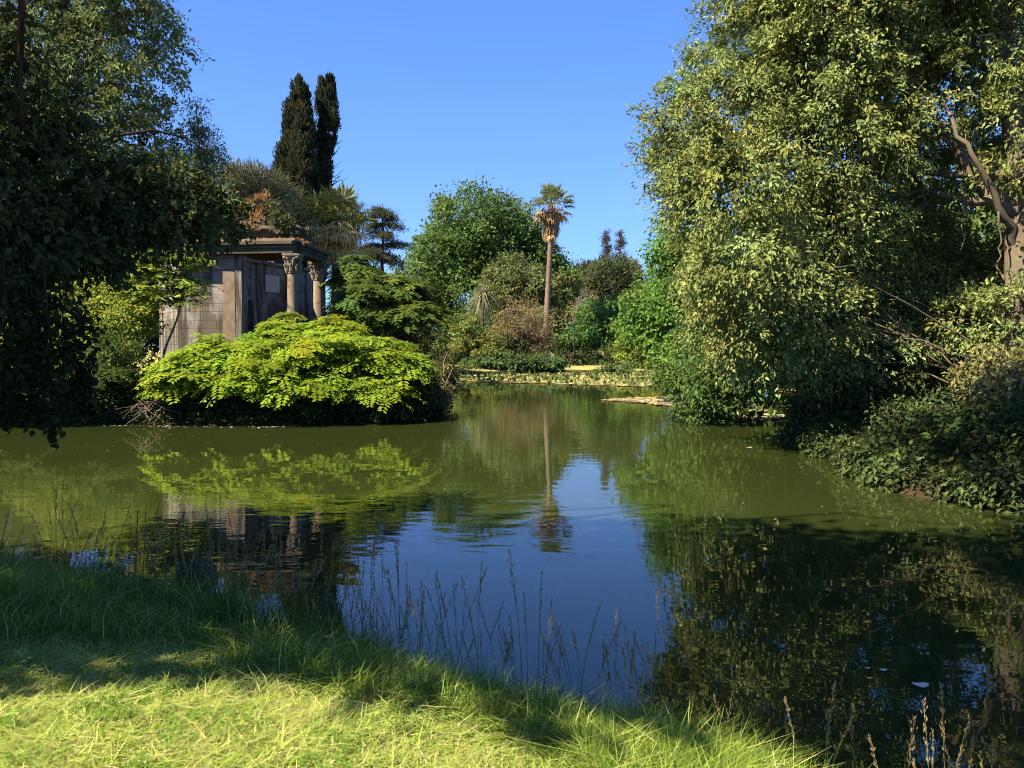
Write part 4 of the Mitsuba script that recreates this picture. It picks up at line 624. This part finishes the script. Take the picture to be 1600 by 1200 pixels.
# ground cover on the right bank and under the island thicket
def cover(label, box, n, L, col, seed, reach):
    rng = np.random.default_rng(seed); x, y = rng.uniform(box[0], box[1], n * 6), rng.uniform(box[2], box[3], n * 6); d = shapely.distance(POND, shapely.points(x, y)); ok = (d > 0) & (d < reach); x, y = x[ok][:n], y[ok][:n]; n = len(x)
    m = 7; b = np.stack([x, y, ground_z(x, y)], 1); p = np.repeat(b, m, 0) + rng.normal(0, .12, (n * m, 3)) * [1, 1, .5] + [0, 0, .12]
    v, f = leaf_arrays(p, srnd(rng, n * m) + [-.3, -.3, 0], np.array([0, 0, 1.]) + .8 * srnd(rng, n * m), L * rng.uniform(.6, 1.3, n * m), L * .6, .15); k = put('ground_cover', trimesh.Trimesh(v, f, process=False), 'leaf_glossy', color=np.repeat(hue(rng, col, n * m, .25), 4, 0)); tag(k, label, 'ground cover', kind='stuff')
cover('dark ivy like ground cover on the right bank', (6, 16, 10, 30), 5200, .13, (.032, .046, .017), 501, 4.0)
cover('dark leafy ground cover along the island shore', (-24, -1.5, 24, 34), 4200, .14, (.035, .05, .02), 502, 3.0)
# flowering stems along the edge
def stem_mesh(rng, h, lean, head):
    a = rng.uniform(0, 6.28); d = np.array([math.cos(a), math.sin(a), 0]); p = np.array([d * lean * h * s ** 2.2 + [0, 0, h * s * (1 - .12 * lean * s * s)] for s in np.linspace(0, 1, 8)]); M = Mesh()
    v, f = tube(p, taper(.0026, .0012, 8), 4); M.add(v, f, (.13, .14, .05)); H = Mesh(); n = 46; s = rng.random(n); q = p[5] + (p[7] - p[5]) * s[:, None] * 1.25; wid = head * np.sin(np.pi * np.clip(s, .08, .95))[:, None]
    v, f = leaf_arrays(q + rng.normal(0, 1, (n, 3)) * wid * .35, srnd(rng, n) * .5 + unit(p[7] - p[5]), srnd(rng, n), .02, .0065); H.add(v, f, np.repeat(hue(rng, (.24, .19, .10), n, .2), 4, 0)); return M, H
STEMS = []
for k in range(10):
    M, H = stem_mesh(grng, grng.uniform(.55, .95), grng.uniform(.03, .25), grng.uniform(.008, .024)); STEMS.append((mikit.ply(M.mesh(), 'leaf_matte', color=np.vstack(M.c)), mikit.ply(H.mesh(), 'leaf_matte', color=np.vstack(H.c))))
edge = np.array(POND.exterior.coords); near = shapely.LineString([e for e in edge if e[1] < 15 and -13 < e[0] < 3.8][:12])
ns = 0
for k in range(520):
    p = near.interpolate(grng.uniform(.12, 1.0) if k % 3 == 0 else grng.triangular(.50, .70, .90), normalized=True); x, y = p.x + grng.normal(0, .22), p.y - abs(grng.normal(.1, .3)); z = gz(x, y)
    if ns >= 270: break
    if z < 0 or abs(x) > .68 * y + .3: continue
    ns += 1; t = name('grass_stem'); tag(t, 'thin grass stem with a brown seed head standing against the water', 'grass stem', 'seeding grass stems along the near water edge'); s = float(grng.uniform(.7, 1.15))
    tw = T().translate([float(x), float(y), float(z) - .02]).rotate([0, 0, 1], float(grng.uniform(0, 360))).scale([s, s, s]); a, b = STEMS[int(grng.integers(10))]; scene[t + '__stalk'] = {**a, 'to_world': tw}; scene[t + '__seed_head'] = {**b, 'to_world': tw}
for k in range(14):
    px, py = grng.uniform(420, 1100), grng.uniform(975, 1045); y = 1.55 * FOCAL / (py - 542); x = (px - 800) / FOCAL * y
    if shapely.distance(POND, shapely.points(x, y)) < .12: continue
    t = thing('broad_leaf_weed', 'small broad leaved weed growing in the bank grass', 'weed', 'broad leaved weeds in the near grass'); n = int(grng.integers(7, 12)); a = np.arange(n) * 2.4; e = grng.uniform(.7, 1.3, n); b = np.array([x, y, gz(x, y) + .02]); h = grng.uniform(.09, .17)
    v, f = leaf_arrays(np.repeat(b[None], n, 0), np.stack([np.cos(a) * np.cos(e), np.sin(a) * np.cos(e), np.sin(e)], 1), np.tile([0, 0, 1.], (n, 1)) + .3 * srnd(grng, n), h * grng.uniform(.7, 1.2, n), h * .3, .2, .55); put(t + '__leaves', trimesh.Trimesh(v, f, process=False), 'leaf_thin', color=np.repeat(hue(grng, (.13, .21, .04), n, .15), 4, 0))
def specks(key, label, pts, r, col, seed):
    rng = np.random.default_rng(seed); n = len(pts); a = rng.uniform(0, 6.28, n); v, f = leaf_arrays(np.stack([pts[:, 0], pts[:, 1], np.full(n, .006)], 1), np.stack([np.cos(a), np.sin(a), 0 * a + .04], 1), np.tile([0, 0, 1.], (n, 1)) + .15 * srnd(rng, n), r * rng.uniform(.4, 1.4, n), r * .5, .1); k = put(key, trimesh.Trimesh(v, f, process=False), 'dry_matter', color=np.repeat(hue(rng, col, n, .3), 4, 0)); tag(k, label, 'debris', kind='stuff')
rng = np.random.default_rng(71); ed = shapely.LineString([G(-20, 661), G(200, 665), G(400, 667), G(600, 661), G(690, 648)]); tt = rng.random(260) ** 1.5
specks('floating_debris', 'pale bits of leaf floating along the island shore', np.array([[p.x + dx, p.y - abs(dy)] for p, dx, dy in ((ed.interpolate(t_, normalized=True), rng.normal(0, .1), rng.normal(.1, .25)) for t_ in tt)]), .09, (.42, .38, .30), 1)
q = np.stack([rng.uniform(-11, 8.5, 420), rng.uniform(8, 40, 420)], 1); q = q[shapely.contains(POND, shapely.points(q[:, 0], q[:, 1]))]; specks('floating_debris', 'tiny specks scattered over the open pond', q, .035, (.35, .33, .24), 2)
for k in range(20):
    x, y = float(grng.uniform(1.55, 2.35)), float(grng.uniform(3.35, 4.1)); z = max(gz(x, y), -.15); t = name('grass_stem'); tag(t, 'pale seeding grass stem rising from the shallows at the bottom right corner', 'grass stem', 'seeding grass stems in the bottom right corner'); s = float(grng.uniform(.8, 1.15))
    tw = T().translate([x, y, z]).rotate([0, 0, 1], float(grng.uniform(0, 360))).scale([s, s, s]); a, b = STEMS[int(grng.integers(10))]; scene[t + '__stalk'] = {**a, 'to_world': tw}; scene[t + '__seed_head'] = {**b, 'to_world': tw}
# two yellow flowers, dark stump, stick, floating leaves
for px, py, Y, lab in [(215, 800, 7.5, 'left tall yellow daisy on the near bank'), (227, 802, 7.5, 'right tall yellow daisy on the near bank')]:
    t = thing('daisy', lab, 'flower'); h = P(px, py, Y); b = np.array([h[0] - .1, h[1], gz(h[0] - .1, h[1])]); M = Mesh(); M.add(*tube(spline([b, (b + h) / 2 + [.02, 0, 0], h], 9), .004, 5), (.09, .13, .03)); M.put(t + '__stem', 'leaf_matte')
    M = Mesh(); n = 14; a = np.arange(n) * 2 * np.pi / n; v, f = leaf_arrays(np.repeat(h[None], n, 0), np.stack([np.cos(a), np.sin(a), 0 * a + .15], 1), np.tile([0, 0, 1.], (n, 1)), .028, .012); M.add(v, f, (.65, .50, .05)); M.put(t + '__petals', 'leaf_thin')
    c = trimesh.creation.icosphere(1, .009); c.apply_translation(h + [0, 0, .006]); put(t + '__flower_centre', trimesh.Trimesh(c.vertices, c.faces, process=False), 'leaf_matte', color=np.tile([.5, .3, .03], (len(c.vertices), 1)))
m = trimesh.creation.icosphere(4, 1.0); v = np.array(m.vertices); v *= (1 + .5 * (meshkit.fbm(v * 2.3, 4, 2)[:, None] - .5)); v = v * [.19, .17, .16] + P(308, 890, 7.6) - [0, 0, .05]; put('tree_stump', trimesh.Trimesh(v, m.faces, process=False), 'bark_dark', smooth=30); tag('tree_stump', 'dark rotten stump at the near water edge among the grass', 'stump')
a, e = G(1322, 738), G(1372, 743); M = Mesh(); M.add(*tube(spline([[*a, .02], [(a[0] + e[0]) / 2, (a[1] + e[1]) / 2 - .06, .03], [*e, .05]], 12, .008, 3), taper(.014, .03, 12), 7, .2)); M.put('floating_stick', 'bark_grey', False, True); tag('floating_stick', 'pale bare stick poking into the water from the right bank', 'stick')
for px, py, r, lab in [(1438, 1073, .045, 'largest pale fallen leaf floating at the lower right'), (1380, 1049, .022, 'small pale leaf floating just left of the largest one'), (1355, 1046, .016, 'tiny pale leaf floating leftmost of the three at the lower right'), (1170, 700, .05, 'pale speck floating off the dipping branches'), (100, 660, .0, '')]:
    if not r: continue
    x, y = G(px, py); a = np.linspace(0, 6.28, 9)[:-1]; v = np.vstack([[0, 0, .01], np.stack([np.cos(a) * r * 1.4, np.sin(a) * r, .012 + .3 * r * np.abs(np.cos(a))], 1)]) + [x, y, 0]; j = np.arange(8); f = np.stack([j * 0, j + 1, (j + 1) % 8 + 1], 1)
    k = put('floating_leaf', trimesh.Trimesh(v, f, process=False), 'dry_matter', color=np.tile([.55, .48, .42], (9, 1))); tag(k, lab, 'leaf')
tri = sum(len(meshkit.WRITTEN[d['filename']][1]) for d in scene.values() if d.get('type') == 'ply'); print('triangles', tri, 'entries', len(scene), 'tufts', cnt)
